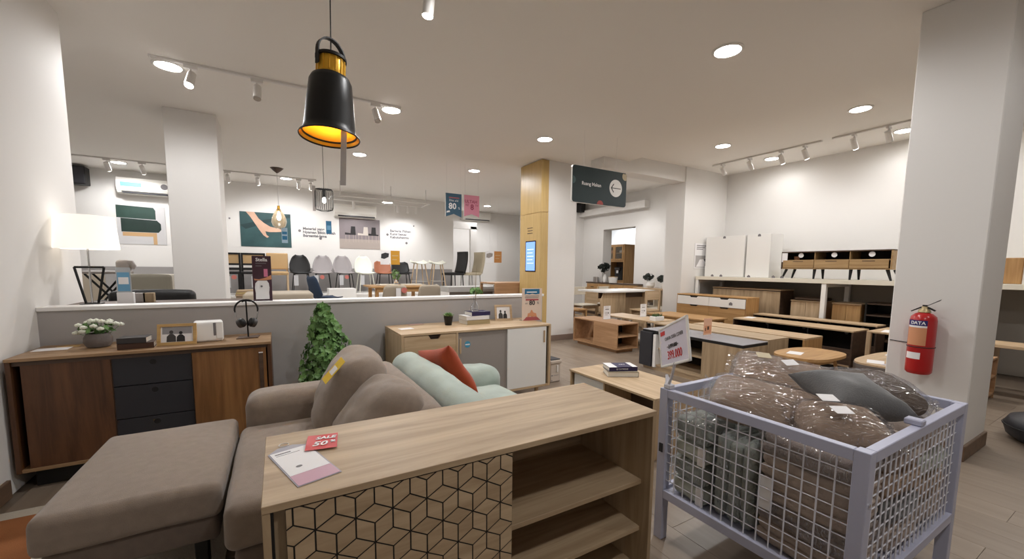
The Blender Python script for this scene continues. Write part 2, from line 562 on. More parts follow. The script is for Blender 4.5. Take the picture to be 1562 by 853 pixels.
def track_spot(x, y, z, aim, label, on=True, group='white track spotlights', power=1.0):
    t = thing('track_spotlight', label, 'spotlight', (x, y, z-.022), 0, group)
    part('adapter', MB().box(-.05, .05, -.016, .016, -.03, 0, .003), METW, t)
    part('stem', sm().cyl((0, 0, -.03), (0, 0, -.075), .009), METW, t)
    d = (Vector(aim)-Vector((x, y, z-.1))).normalized()
    c = Vector((0, 0, -.10))
    part('lamp_head', sm().cyl(c-d*.045, c+d*.10, .033, .036, 18), METW, t)
    part('lens', sm().cyl(c+d*.1005, c+d*.104, .031, .031, 18), LENSO if on else CHROME, t)
    if on: spot(t, c+d*.12, d, TRACK_W*power, math.radians(84), .9, .03)
    return t


track((-.87, 4.70), (1.25, 4.70), CEIL, 'long white light track running above the black bell pendant')
for x, on, aim in ((-.6, True, (-.9, 3.6, .9)), (-.1, False, (-.2, 3.5, .5)), (.99, False, (1.3, 3.5, .5))):
    track_spot(x, 4.70, CEIL, aim, 'white spotlight on the track behind the bell pendant, ' + ('glowing' if on else 'switched off, next to the glowing one' if x < 0 else 'switched off at the far track end'), on)
track((.62, 2.60), (1.15, 2.56), CEIL, 'short light track piece at the top near the bell pendant')
track_spot(.88, 2.58, CEIL, (.6, 2.75, 0), 'glowing white spotlight above the oak counter', True, power=1.2)
track((-3.0, 9.5), (.75, 9.45), CEIL, 'long white light track along the back wall above the posters')
for x, on in ((-2.42, True), (-1.97, True), (-.75, True), (-.27, True), (.44, True), (.66, True)):
    track_spot(x, 9.475, CEIL, (x+.1, 10.6, 1.6), 'white spotlight on the back wall track above the posters', on, 'track spotlights at the back wall', .45)
track((6.84, 4.63), (6.84, 2.97), CEIL2, 'light track above the white wall cabinets')
track((6.84, 2.82), (6.84, 1.5), CEIL2, 'light track above the long media console')
for i, (y, on) in enumerate(((4.45, False), (3.98, False), (3.5, True), (3.17, True), (2.58, True), (2.22, False))):
    track_spot(6.84, y, CEIL2, (7.8, y-.1, 1.75), ('glowing' if on else 'unlit') + ' white spotlight on the tracks over the wall shelf', on, 'track spotlights over the wall shelf', .18)
track((5.9, 6.9), (7.0, 6.9), CEIL2, 'light track over the dining display')
track_spot(6.5, 6.9, CEIL2, (7.6, 6.6, 1.2), 'glowing spotlight over the dining display beyond the hanging sign', True)
# conduit frame with lamps near the back wall
t = thing('conduit_frame', 'white suspended conduit pipe frame with lamps under the ceiling', 'light track', (1.05, 9.3, CEIL))
m = sm()
for (x0, y0, x1, y1) in ((0, 0, 2.1, 0), (0, .6, 2.1, .6), (0, 0, 0, .6), (2.1, 0, 2.1, .6), (1.2, 0, 1.2, .6)):
    m.cyl((x0, y0, -.3), (x1, y1, -.3), .016, n=8)
part('pipe', m, METW, t)
for x in (.15, 1.2, 2.0):
    part('hanger', sm().cyl((x, .0, 0), (x, .0, -.3), .010, n=8), METW, t)
for x in (.5, 1.5, 1.75, 1.95):
    part('lamp_head', sm().cyl((x, .6, -.31), (x+.02, .68, -.46), .03, .033, 14), METW, t)
    spot(t, (x+.024, .70, -.5), (.1, 1, -1.1), 3.5, math.radians(100), .9, .03)  # light added in each head to lift the back wall
part('twin_lamp', MB().box(1.0, 1.24, -.06, .06, -.36, -.31, .005), METW, t)
part('lens', MB().box(1.02, 1.11, -.05, .05, -.364, -.361), LENSO, t)
part('lens', MB().box(1.13, 1.22, -.05, .05, -.364, -.361), LENSO, t)
spot(t, (1.12, 0, -.39), (0, .4, -1), 20, math.radians(150), .8, .06)

# ------------------------------------------------------------------ foreground counter with patterned sliding door
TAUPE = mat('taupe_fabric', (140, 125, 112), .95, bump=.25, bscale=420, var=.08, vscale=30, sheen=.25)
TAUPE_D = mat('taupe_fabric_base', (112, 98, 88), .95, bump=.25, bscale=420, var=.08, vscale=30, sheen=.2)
MINT = mat('mint_velvet', (164, 177, 167), .85, bump=.2, bscale=200, var=.12, vscale=7, sheen=.4)
RUST = mat('rust_fabric', (166, 66, 30), .9, bump=.3, bscale=380, var=.06, vscale=20, sheen=.2)
CX0, CX1, CY0, CY1, CZ = -.052, 1.213, .993, 1.416, .722
CW, CD = CX1-CX0, CY1-CY0
ctr = thing('oak_counter', 'light oak sideboard with cube patterned sliding door and open shelves behind a sale tag', 'sideboard', (CX0, CY0, 0))
part('top_panel', MB().box(0, CW, 0, CD, CZ-.018, CZ, .0012), SONX, ctr)
part('side_panel', MB().box(0, .016, .002, CD, 0, CZ-.018, .001), SONZ, ctr)
part('side_panel', MB().box(CW-.018, CW, .002, CD, 0, CZ-.018, .001), SONZ, ctr)
part('back_panel', MB().box(.016, CW-.018, CD-.012, CD-.002, .06, CZ-.018), SONX, ctr)
part('bottom_panel', MB().box(.016, CW-.018, .03, CD-.012, .06, .078, .001), SONX, ctr)
part('plinth', MB().box(.016, CW-.018, .05, .066, 0, .06), SONX, ctr)
part('divider', MB().box(.635, .651, .05, CD-.012, .078, CZ-.018, .001), SONZ, ctr)
part('shelf', MB().box(.651, CW-.018, .045, CD-.012, .418, .436, .001), SONX, ctr)
part('shelf', MB().box(.651, CW-.018, .045, CD-.012, .225, .243, .001), SONX, ctr)
part('track_groove', MB().box(.0162, .022, .004, .02, .078, CZ-.0185), BLACK, ctr, 'black sliding door groove')
part('inner_strip', MB().box(.022, .2, .022, .034, .078, CZ-.0185), SONZ, ctr)
# the patterned door: black backing, raised rhombus tiles in three grain tones
door = part('sliding_door', MB().box(.045, .639, .004, .018, .07, CZ-.020), BLACK, ctr, 'door with black outlined cube pattern')
RH = [wood('rhomb_tone_%d' % k, c1, c2, ax, .5, .9) for k, (c1, c2, ax) in enumerate((
    ((196, 172, 140), (164, 139, 109), 'x'), ((194, 170, 138), (160, 135, 105), 'x'), ((198, 174, 142), (166, 141, 111), 'x')))]


def clip(poly, x0, x1, z0, z1):
    def cut(p, f, inter):
        o = []
        for i in range(len(p)):
            a, b = p[i-1], p[i]
            if f(b):
                if not f(a): o.append(inter(a, b))
                o.append(b)
            elif f(a): o.append(inter(a, b))
        return o
    def ix(v): return lambda a, b: (v, a[1]+(b[1]-a[1])*(v-a[0])/(b[0]-a[0]))
    def iz(v): return lambda a, b: (a[0]+(b[0]-a[0])*(v-a[1])/(b[1]-a[1]), v)
    for f, g_ in ((lambda p: p[0] >= x0, ix(x0)), (lambda p: p[0] <= x1, ix(x1)), (lambda p: p[1] >= z0, iz(z0)), (lambda p: p[1] <= z1, iz(z1))):
        poly = cut(poly, f, g_)
        if len(poly) < 3: return []
    return poly


A = .0518
for row in range(-8, 4):
    for k in range(-3, 9):
        nx = .142-CX0+(k+.5*(row % 2))*A*math.sqrt(3); nz = .634+row*1.5*A
        for q in range(3):
            a0 = PI/2+q*2*PI/3
            e1 = (A*math.cos(a0), A*math.sin(a0)); e2 = (A*math.cos(a0+2*PI/3), A*math.sin(a0+2*PI/3))
            # rhombus between two spokes of a three-way joint
            jx, jz = nx, nz-A
            c = [(jx, jz), (jx+e1[0], jz+e1[1]), (jx+e1[0]+e2[0], jz+e1[1]+e2[1]), (jx+e2[0], jz+e2[1])]
            mx = sum(p[0] for p in c)/4; mz = sum(p[1] for p in c)/4
            c = [(mx+(p[0]-mx)*.91, mz+(p[1]-mz)*.91) for p in c]
            c = clip(c, .046, .638, .071, CZ-.0215)
            if c: part('tile', MB().prism(c, .0026, .005, 'y'), RH[q], door)

# price sleeve and sale tag on the counter
t = thing('price_sleeve', 'clear price card sleeve with pink lower edge lying on the oak counter', 'price tag', (.035, 1.185, CZ+.001), math.radians(16.5))
part('sleeve', MB().box(-.053, .053, -.13, .10, 0, .0008), mat('sleeve_clear', (205, 203, 214), .15, alpha=.75), t)
part('card', MB().box(-.049, .049, -.066, .098, .0008, .0016), PAPER, t, 'white price card')
part('pink_strip', MB().box(-.050, .050, -.127, -.067, .0008, .0016), mat('strip_pink', (208, 166, 182), .3), t)
part('hook_flap', MB().prism([(-.053, .10), (.053, .10), (.02, .128), (-.02, .128)], 0, .0008), mat('sleeve_clear', (205, 203, 214), .15), t)
part('print_line', MB().box(-.04, .0, .080, .086, .0016, .0019).box(-.04, .02, .070, .072, .0016, .0019), INKG, t)
part('mark', MB().prism(ell(-.014, -.025, .008, .006), .0016, .002), INKG, t)
part('hook_ring', sm().tube([(.013*math.cos(a*.5), .14+.013*math.sin(a*.5), .002) for a in range(13)], .0012, 6), METW, t)
t = thing('sale_tag', 'red sale 50 percent tag curled on the oak counter', 'sale tag', (.095, 1.287, CZ+.003), math.radians(-8))


def curl(u, v): return Vector(((u-.5)*.084, (v-.5)*.108, .002+.012*max(0, .45-u)**1.5*(.35+.65*math.sin(v*PI))))


part('tag_card', sm().grid(curl, 12, 6), RED, t)
text('lettering', 'SALE', .026, PAPER, t, (.008, .024, .0032), (0, 0, 0), bold=.0008, shear=.2)
text('lettering', '50', .04, PAPER, t, (-.006, -.018, .0036), (0, 0, 0), bold=.001, shear=.2)
text('lettering', '%', .02, PAPER, t, (.03, -.008, .0032), (0, 0, 0), bold=.0008)

# ------------------------------------------------------------------ taupe corner sofa, facing left
sofa = thing('corner_sofa', 'taupe fabric sofa with one rounded arm standing behind the oak counter', 'sofa', (0, 0, 0))
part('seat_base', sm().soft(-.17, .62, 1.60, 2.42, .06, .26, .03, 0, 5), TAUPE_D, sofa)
part('seat_cushion', sm().soft(-.195, .50, 1.585, 2.42, .26, .425, .038, .016, 8, .004), TAUPE, sofa)
part('armrest', sm().soft(-.175, .60, 2.42, 2.66, .06, .565, .07, .012, 7, .004), TAUPE, sofa)
part('backrest', sm().soft(.44, .62, 1.585, 2.62, .06, .655, .06, .012, 8, .004), TAUPE, sofa)
for x in (-.10, .54):
    for y in (1.68, 2.58):
        part('leg', sm().cyl((x, y, 0), (x, y, .07), .018, .024, 12), BLACK, sofa)
for i, (c, lean, yaw, sz, lab) in enumerate((
        ((.285, 2.16, .615), 24, -6, (.225, .25, .135), 'large taupe back cushion with a yellow sale label propped on the sofa'),
        ((.345, 1.78, .575), 36, 4, (.205, .20, .12), 'creased taupe back cushion propped against the sofa backrest, without label'))):
    t = thing('back_cushion', lab, 'cushion', c, 0)
    Rm = Matrix.Rotation(math.radians(yaw), 4, 'Z') @ Matrix.Rotation(-math.radians(90-lean), 4, 'Y')
    part('cover', sm().soft(-sz[0], sz[0], -sz[1], sz[1], -sz[2], sz[2]*.72, .115, .035, 9, .016), TAUPE, t, rot=Rm.to_euler())
    if i == 0:
        lb = part('sale_label', MB().box(-.065, .065, -.026, .026, 0, .0015), YEL, t, 'yellow label', Rm @ Vector((.115, -.17, .118)), (Rm @ Matrix.Rotation(.30, 4, 'Y') @ Matrix.Rotation(.42, 4, 'X')).to_euler())
        part('label_text_panel', MB().box(-.02, .02, -.018, .018, .0015, .002), PAPER, lb)

# ottoman with wooden legs
ott = thing('ottoman', 'taupe upholstered ottoman on dark legs beside the sofa', 'ottoman', (-.468, 2.18, .0085))
part('seat_pad', sm().soft(-.262, .252, -.385, .385, .29, .425, .032, .012, 8, .003), TAUPE, ott)
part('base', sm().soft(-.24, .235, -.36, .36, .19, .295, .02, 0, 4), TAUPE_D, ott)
for x in (-.17, .17):
    for y in (-.29, .29):
        part('leg', MB().box(x-.022, x+.022, y-.022, y+.022, 0, .195, .004), BLACK, ott)

# rug under the ottoman
rug = thing('rug', 'cream rug with an orange brown field under the ottoman', 'rug', (-1.26, 1.35, 0))
part('border', MB().box(0, 1.02, 0, 1.55, 0, .008, .002), mat('rug_cream', (196, 186, 170), .95, bump=.4, bscale=300), rug)
part('field', MB().prism([(.0, .06), (.31, .06), (.31, 1.38), (.25, 1.46), (.0, 1.46)], .008, .0105), mat('rug_orange', (158, 100, 58), .95, bump=.4, bscale=300, var=.1, vscale=6), rug)

# ------------------------------------------------------------------ mint sofa facing right, rust cushion
ms = thing('mint_sofa', 'pale mint slipcovered sofa back to back with the taupe sofa', 'sofa', (0, 0, 0))
part('backrest', sm().soft(.655, .86, 1.50, 2.83, .05, .655, .085, .015, 10, .008), MINT, ms)
part('seat_cushion', sm().soft(.85, 1.36, 1.52, 2.52, .08, .43, .06, .02, 9, .008), MINT, ms)
part('armrest', sm().soft(.80, 1.40, 2.51, 2.80, .05, .525, .09, .015, 8, .008), MINT, ms)
for x in (.72, 1.32):
    for y in (1.6, 2.72):
        part('leg', sm().cyl((x, y, 0), (x, y, .09), .018, .022, 10), DKWX, ms)
rc = link('rust_cushion', MB().pillow(.185, .185, .07, .1, 16, .008, 5).mesh('rust_cushion'), RUST, None, (.935, 2.45, .572), (math.radians(62), math.radians(14), math.radians(104)))
tag(rc, 'burnt orange square cushion leaning on the mint sofa', 'cushion')

# ------------------------------------------------------------------ walnut sideboard under the partition
SX0, SX1, SY0, SY1, SZ = -1.268, -.06, 3.14, 3.565, .741
sw = SX1-SX0; sd = SY1-SY0
wb = thing('walnut_sideboard', 'walnut sideboard with dark grey drawers between two sliding doors', 'sideboard', (SX0, SY0, 0))
part('top_panel', MB().box(0, sw, -.008, sd, SZ-.018, SZ, .002), WALX, wb)
part('side_panel', MB().box(0, .02, .0, sd, .105, SZ-.018, .001), WALZ, wb)
part('side_panel', MB().box(sw-.022, sw, .0, sd, .105, SZ-.018, .001), WALZ, wb)
part('bottom_panel', MB().box(.02, sw-.022, .004, sd, .105, .123, .001), WALX, wb)
part('back_panel', MB().box(.02, sw-.022, sd-.01, sd, .123, SZ-.018), DKWX, wb)
part('rail', MB().box(.02, sw-.022, .012, .03, SZ-.043, SZ-.018), DKWX, wb, 'dark upper sliding rail')
d1 = part('sliding_door', MB().box(.05, .405, .012, .028, .123, SZ-.043, .001), WALZ, wb, 'walnut door darkened for shade')
for i, (z0, z1) in enumerate(((.531, .698), (.332, .526), (.125, .327))):
    d = part('drawer', MB().box(.41, .776, .018, .036, z0, z1, .001), CHAR, wb, 'charcoal drawer front')
    part('finger_hole', sm().cyl((.593, .0185, z1-.035), (.593, .0165, z1-.035), .017, .017, 16), BLACK, d)
    part('hole_rim', sm().tube([(.593+.0175*math.cos(2*PI*k/16), .0172, z1-.035+.0175*math.sin(2*PI*k/16)) for k in range(16)], .0016, 5, True), CHAR, d)
part('carcass_divider', MB().box(.405, .410, .02, sd-.01, .123, SZ-.043), DKWX, wb)
part('carcass_divider', MB().box(.776, .782, .02, sd-.01, .123, SZ-.043), DKWX, wb)
d2 = part('sliding_door', MB().box(.782, sw-.03, .006, .022, .123, SZ-.040, .001), wood('walnut_golden', (152, 108, 64), (112, 74, 40), 'z', .42, .8), wb, 'golden walnut door')
part('door_pull', MB().box(sw-.072, sw-.048, .001, .0065, .15, SZ-.075, .001), DKWX, d2)
part('pull_tip', MB().box(sw-.072, sw-.048, .0005, .0065, SZ-.075, SZ-.069), PAPER, d2)
part('plinth', MB().box(.05, sw-.05, .06, sd-.04, 0, .105, .002), BLACK, wb)

GOLDF = wood('gold_frame', (206, 170, 112), (184, 146, 90), 'x')


def leaf_cluster(m, c, n, rad, size, up=.4, flat=False):
    for _ in range(n):
        d = Vector((random.gauss(0, 1), random.gauss(0, 1), random.gauss(up, .8)))
        d.normalize()
        p = Vector(c)+Vector((d.x*rad[0], d.y*rad[1], d.z*rad[2]))*random.uniform(.75, 1.05)
        add_leaf(m, p, d, size*random.uniform(.7, 1.2))


def add_leaf(m, p, d, s):
    """a five point lobed leaf bent along its middle"""
    d = (d+Vector((random.uniform(-.6, .6), random.uniform(-.6, .6), random.uniform(-.5, .3)))).normalized()
    a = d.orthogonal().normalized(); a.rotate(Matrix.Rotation(random.uniform(0, 6.28), 3, d)); b = d.cross(a)
    o = [(0, -.55, 0), (.45, -.35, .1), (.30, .05, .06), (.5, .3, .12), (.18, .38, .05), (0, .72, 0), (-.18, .38, .05), (-.5, .3, .12), (-.30, .05, .06), (-.45, -.35, .1)]
    vs = [p+a*x*s+b*y*s+d*z*s for x, y, z in o]+[p-d*.02*s]
    m.add(vs, [(10, i, (i+1) % 10) for i in range(10)])


GREEN = mat('leaf_green', (104, 142, 80), .5, var=.4, vscale=18)
GREENL = mat('leaf_light', (120, 150, 95), .5, var=.3, vscale=22)
# white flowers in a grey pot
p = at(149, 530, Z=SZ)
t = thing('flower_pot', 'round grey pot of white flowers on the walnut sideboard', 'potted plant', (p.x, p.y+.02, SZ))
part('pot', sm().lathe([(.035, 0), (.052, .004), (.066, .03), (.064, .06), (.052, .085), (.047, .085), (.05, .06), (.0, .055)], n=28, ends=False), mat('stone_grey', (112, 104, 100), .8, bump=.3, bscale=60, var=.1), t)
m = MB()
for k in range(60):
    a = random.uniform(0, 2*PI); r = random.uniform(.01, .08)
    add_leaf(m, Vector((r*math.cos(a), r*math.sin(a)*.8, .09+random.uniform(0, .05))), Vector((math.cos(a)*.6, math.sin(a)*.6, .7)), .028)
part('foliage', m, GREEN, t, stuff=True)
WFL = mat('petal_white', (236, 238, 222), .7)
for (x, y, z) in ((-.075, -.02, .14), (-.045, -.05, .128), (-.02, -.02, .165), (0, -.055, .135), (.03, -.03, .16), (.06, -.02, .15), (.085, .0, .14), (-.05, -.055, .105), (-.085, -.03, .095), (.03, -.06, .118), (-.01, .03, .16), (.05, .03, .155), (-.05, .03, .15), (.11, -.01, .135)):
    f = sm()
    for k in range(7):
        a = k*2*PI/6 if k < 6 else 0; rr = .009 if k < 6 else 0
        f.lathe([(0, -.009), (.007, -.006), (.0095, 0), (.007, .006), (0, .009)], (x+rr*math.cos(a), y+rr*math.sin(a), z+(0 if k < 6 else .005)), 8, False)
    part('flower', f, WFL, t)
    part('stem', sm().cyl((x*.3, y*.3, .06), (x, y, z), .0015, n=5), GREEN, t)
# two small dark books
bk = at(208, 531, Z=SZ)


def book(name, label, loc, rz, w, d, h, cover, group=None, spine_text=None, tm=None, ts=.014, fb=None):
    t = thing(name, label, 'book', loc, rz, group)
    part('pages', MB().box(-w/2+.002, w/2-.004, -d/2+.004, d/2-.004, .002, h-.002), mat('book_pages', (232, 228, 218), .8), t)
    part('cover', MB().box(-w/2, w/2, -d/2, d/2, 0, .002).box(-w/2, w/2, -d/2, d/2, h-.002, h).box(-w/2, w/2, -d/2, -d/2+.002, 0, h), cover, t)
    if spine_text: text('spine_lettering', spine_text, ts, tm or PAPER, t, (0, -d/2-.0006, h/2))
    if fb: fb(t)
    return t


BROWNB = mat('book_brown', (72, 48, 36), .5)
GREYB = mat('book_greyblack', (60, 56, 56), .4)
book('closed_book', 'brown leather book under a darker book on the walnut sideboard', (bk.x, bk.y+.03, SZ), .1, .165, .13, .034, BROWNB)
book('closed_book', 'dark grey book on top of a brown book on the walnut sideboard', (bk.x-.01, bk.y+.03, SZ+.034), -.04, .135, .12, .033, GREYB)


def photo_frame(name, label, loc, rz, w, h, fw, mfr, tilt=-.22):
    t = thing(name, label, 'photo frame', loc, rz)
    R = Matrix.Rotation(tilt, 4, 'X')
    fr = MB().box(-w/2, w/2, 0, .014, 0, fw, .001).box(-w/2, w/2, 0, .014, h-fw, h, .001).box(-w/2, -w/2+fw, 0, .014, fw, h-fw, .001).box(w/2-fw, w/2, 0, .014, fw, h-fw, .001)
    part('frame', fr.move(R), mfr, t)
    ph = part('photo', MB().box(-w/2+fw, w/2-fw, .007, .012, fw, h-fw).move(R), PAPER, t)
    part('backing', MB().box(-w/2+.01, w/2-.01, .014, .017, .01, h-.01).move(R), DKWX, t)
    part('easel_leg', MB().box(-.015, .015, .0, .003, 0, h*.75).move(Matrix.Translation((0, .017-math.sin(tilt)*h*.8+.045, 0)) @ Matrix.Rotation(.12, 4, 'X')), DKWX, t)
    return t, R, ph


def people(ph, R, w, h, z0):
    for k, (x, s, c) in enumerate(((-.2, 1, (70, 66, 64)), (.12, .9, (40, 38, 38)))):
        body = [(x*w-.16*w*s, z0), (x*w+.16*w*s, z0), (x*w+.15*w*s, z0+.35*h*s), (x*w+.06*w*s, z0+.5*h*s), (x*w-.06*w*s, z0+.5*h*s), (x*w-.15*w*s, z0+.35*h*s)]
        mm = mat('photo_tone_%d' % k, c, .6)
        part('printed_figure', MB().prism(body, .0062, .007, 'y').prism(ell(x*w, z0+.62*h*s, .07*w*s, .12*h*s, 10), .0062, .007, 'y').move(R), mm, ph)


p = at(270, 526, Z=SZ)
t, R, ph = photo_frame('photo_frame', 'golden wood photo frame leaning beside white box on the walnut sideboard', (p.x, p.y, SZ), -.06, .20, .135, .018, GOLDF)
people(ph, R, .15, .10, .02)
part('photo_wash', MB().prism(rect(-.075, .075, .07, .115), .0064, .007, 'y').move(R), mat('photo_wash', (150, 148, 150), .6), ph)
# white tissue box
p = at(313, 522, Z=SZ)
t = thing('white_box', 'white rounded box with a side slot on the walnut sideboard', 'box', (p.x+.02, p.y+.06, SZ), .12)
part('body', sm().soft(-.085, .075, -.06, .06, 0, .135, .018, 0, 3), LACQ, t)
part('slot', MB().box(.02, .034, -.0605, -.058, .04, .125), INKG, t)
part('handle_bar', MB().box(.036, .07, -.063, -.0595, .02, .128, .001), LACQ, t)
# headphone stand and headphones
p = at(379, 515, Z=SZ)
hs = thing('headphone_stand', 'slim black metal headphone stand on the walnut sideboard', 'stand', (p.x, p.y, SZ), .05)
part('base', MB().prism([(-.07, -.05), (.055, -.05), (.07, .05), (-.055, .05)], 0, .006), DKWX, hs)
part('pole', sm().cyl((0, 0, .006), (-.004, 0, .262), .005, n=10), BLACKM, hs)
part('crossbar', sm().tube([(-.03, 0, .255), (-.004, 0, .262), (.025, 0, .257)], .005, 8), BLACKM, hs)
hp = thing('headphones', 'black over ear headphones hanging on the stand', 'headphones', (p.x, p.y, SZ), .05)
arc = [(-.004+.068*math.cos(a), 0, .20+.068*math.sin(a)) for a in [math.radians(-15+210*k/16) for k in range(17)]]
part('headband', sm().tube(arc, [.004]+[.006]*15+[.004], 8), BLACK, hp)
for sgn in (-1, 1):
    c = Vector((-.004+sgn*.036, 0, .105))
    d = Vector((-sgn*.75, -.3, .35)).normalized()
    e = part('ear_cup', sm().cyl(c-d*.016, c+d*.008, .030, .034, 20), GREYB, hp)
    part('ear_cushion', sm().cyl(c+d*.008, c+d*.022, .034, .028, 20), BLACK, e)
    part('arm', sm().tube([(-.004+sgn*.066, 0, .185), (-.004+sgn*.062, 0, .15), tuple(c-d*.014)], .004, 8), CHROME, hp)
# papers
solo('paper_sheet', MB().box(-.075, .075, -.05, .05, 0, .0015), PAPER, 'white price paper lying on the left end of the walnut sideboard', 'paper', (at(80, 533, Z=SZ).x, at(80, 533, Z=SZ).y, SZ), .05)
solo('yellow_note', MB().box(-.05, .05, -.03, .03, 0, .001), mat('note_yellow', (216, 178, 110), .6), 'small tan note behind the white paper on the walnut sideboard', 'paper', (at(104, 529, Z=SZ).x, at(104, 529, Z=SZ).y, SZ), .15)

# ------------------------------------------------------------------ topiary plant behind the sofa
t = thing('topiary_plant', 'cone shaped leafy green plant in front of the grey partition', 'plant', (.32, 3.2, 0))
part('pot', sm().lathe([(.09, 0), (.13, .2), (.135, .22), (.12, .22), (.11, .18), (0, .18)], n=24, ends=False), CHAR, t)
part('stem', sm().cyl((0, 0, .18), (-.02, 0, .95), .012, .004), DKWX, t)
m = MB()
for k in range(1000):
    h = random.random()**1.15
    z = .30+h*.67
    rad = .225*(1-h)**.8+.02
    if h < .12: rad *= .8+1.6*h
    a = random.uniform(0, 2*PI); rr = rad*math.sqrt(random.uniform(.35, 1.08))*(1+.18*math.sin(a*3+z*20))
    add_leaf(m, Vector((rr*math.cos(a)-.05*h, min(rr*math.sin(a), .34), z)), Vector((math.cos(a), math.sin(a), .35)), .042)
part('foliage', m, GREEN, t, stuff=True)

# ------------------------------------------------------------------ light oak sideboard in front of the partition
LX0, LX1, LY0, LY1, LZ = .785, 2.17, 3.01, 3.54, .741
lw, ld = LX1-LX0, LY1-LY0
lb = thing('oak_sideboard', 'pale oak sideboard with cut-out drawers, grey and white sliding doors', 'sideboard', (LX0, LY0, 0))
part('top_panel', MB().box(0, lw, 0, ld, LZ-.018, LZ, .0015), OAKX, lb)
part('side_panel', MB().box(0, .022, 0, ld, .16, LZ-.018, .001), OAKZ, lb)
part('side_panel', MB().box(lw-.022, lw, 0, ld, .16, LZ-.018, .001), OAKZ, lb)
part('bottom_panel', MB().box(.022, lw-.022, 0, ld, .16, .178, .001), OAKX, lb)
part('back_panel', MB().box(.022, lw-.022, ld-.01, ld, .178, LZ-.018), OAKX, lb)
part('divider', MB().box(.446, .464, .002, ld-.01, .178, LZ-.018, .001), OAKZ, lb)
for i, (z0, z1) in enumerate(((.581, .719), (.437, .577), (.293, .433), (.18, .289))):
    xm = .2655; hw = .052; hd = .033
    poly = [(.024, z0), (.444, z0), (.444, z1), (xm+hw, z1), (xm+hw*.62, z1-hd), (xm-hw*.62, z1-hd), (xm-hw, z1), (.024, z1)]
    d = part('drawer', MB().prism(poly, .003, .019, 'y'), OAKX, lb)
    part('drawer_box', MB().box(.04, .43, .02, .36, z0+.01, z1-.004), mat('drawer_inside', (52, 40, 32), .8), d)
gd = part('sliding_door', MB().box(.464, .95, .016, .03, .18, LZ-.02, .001), LACG, lb, 'grey sliding door')
part('door_pull', MB().box(.478, .494, .008, .016, .545, .67, .002), OAKZ, gd)
st = part('sticker', MB().prism(ell(.551, .618, .026, .028, 20), .0152, .016, 'y'), mat('sticker_blue', (70, 150, 182), .4), gd, 'round blue sticker')
part('sticker_band', MB().prism(rect(.531, .571, .612, .622), .0147, .0152, 'y'), PAPER, st)
wd = part('sliding_door', MB().box(.925, lw-.05, .002, .014, .18, LZ-.02, .001), LACQ, lb, 'white sliding door')
part('door_pull', MB().box(lw-.083, lw-.067, -.006, .002, .575, .685, .002), OAKZ, wd)
part('shadow_gap', MB().box(lw-.049, lw-.0225, .03, .04, .18, LZ-.02), BLACK, lb)
for x in (.08, lw-.12):
    for y in (.05, ld-.06):
        part('leg', sm().cyl((x, y, 0), (x, y, .16), .014, .02, 12), OAKZ, lb)

# things on it
p = at(684, 496, Z=LZ)
t = thing('succulent_pot', 'small green succulent in a black pot on the pale oak sideboard', 'potted plant', (p.x, p.y, LZ))
part('pot', sm().lathe([(.028, 0), (.030, .002), (.041, .072), (.043, .078), (.038, .078), (.036, .066), (0, .064)], n=22, ends=False), BLACK, t)
m = MB()
for ring, (n, rr, zz, L) in enumerate(((9, .012, .075, .05), (8, .010, .082, .04), (6, .006, .09, .03))):
    for k in range(n):
        a = 2*PI*k/n+ring*.4; d = Vector((math.cos(a), math.sin(a), .5+.35*ring)).normalized(); sd_ = Vector((-math.sin(a), math.cos(a), 0))
        b0 = Vector((rr*math.cos(a), rr*math.sin(a), zz))
        u_ = d.cross(sd_)
        vs = [b0, b0+d*L*.55+sd_*.014, b0+d*L, b0+d*L*.55-sd_*.014, b0+d*L*.5+Vector((0, 0, -.006))]
        m.add(vs, [(0, 1, 2, 3), (0, 4, 1), (1, 4, 2), (2, 4, 3), (3, 4, 0)])
part('leaves', m, GREENL, t, stuff=True)
bx_, by_ = at(727, 494, Z=LZ).x, at(727, 494, Z=LZ).y+.05
book('closed_book', 'thick cream book with gold spine at the bottom of the vase stack', (bx_, by_, LZ), .08, .235, .17, .040, mat('book_gold', (168, 150, 112), .5))
book('closed_book', 'white book in the middle of the vase stack', (bx_-.005, by_, LZ+.040), .03, .23, .17, .036, mat('book_white', (228, 226, 226), .5))
book('closed_book', 'white book with dark purple spine under the glass vase', (bx_+.03, by_, LZ+.076), .06, .19, .15, .034, mat('book_purple', (44, 36, 78), .45))
t = thing('glass_vase', 'clear glass bottle vase with twigs on the stacked books', 'vase', (bx_+.005, by_+.0, LZ+.110))
part('bottle', sm().lathe([(.0, .004), (.034, .0), (.042, .012), (.043, .03), (.036, .052), (.018, .078), (.013, .1), (.0145, .128), (.0115, .128), (.010, .1), (.015, .078), (.033, .052), (.039, .03), (.036, .014), (0, .012)], n=26, ends=False), GLASS, t)
TW = mat('twig_brown', (150, 132, 100), .8)
for pts in (((0, 0, .03), (.004, 0, .13), (.02, .02, .25), (.03, .03, .36)), ((0, 0, .03), (.006, .004, .13), (.045, .0, .22), (.06, -.02, .27)), ((.0, 0, .03), (.005, -.004, .13), (.03, .05, .3), (.05, .07, .42))):
    part('twig', sm().tube(pts, [.0018, .0016, .0012, .0008], 5), TW, t)
p = at(768, 489, Z=LZ)
t, R, ph = photo_frame('photo_frame', 'oak photo frame of a couple leaning behind the stacked books', (p.x+.005, p.y-.0, LZ), -.22, .175, .155, .02, OAKX)
people(ph, R, .14, .115, .02)
p0 = at(797, 488, Y=3.3); p1 = at(825, 488, Y=3.3)
t = thing('promo_stand', 'upright promotional card reading 80 in a clear stand on the pale oak sideboard', 'sign', ((p0.x+p1.x)/2, 3.3, LZ), -.12)
part('acrylic', MB().box(-.108, .108, 0, .004, 0, .315, .001), mat('acrylic_cream', (226, 206, 190), .2), t)
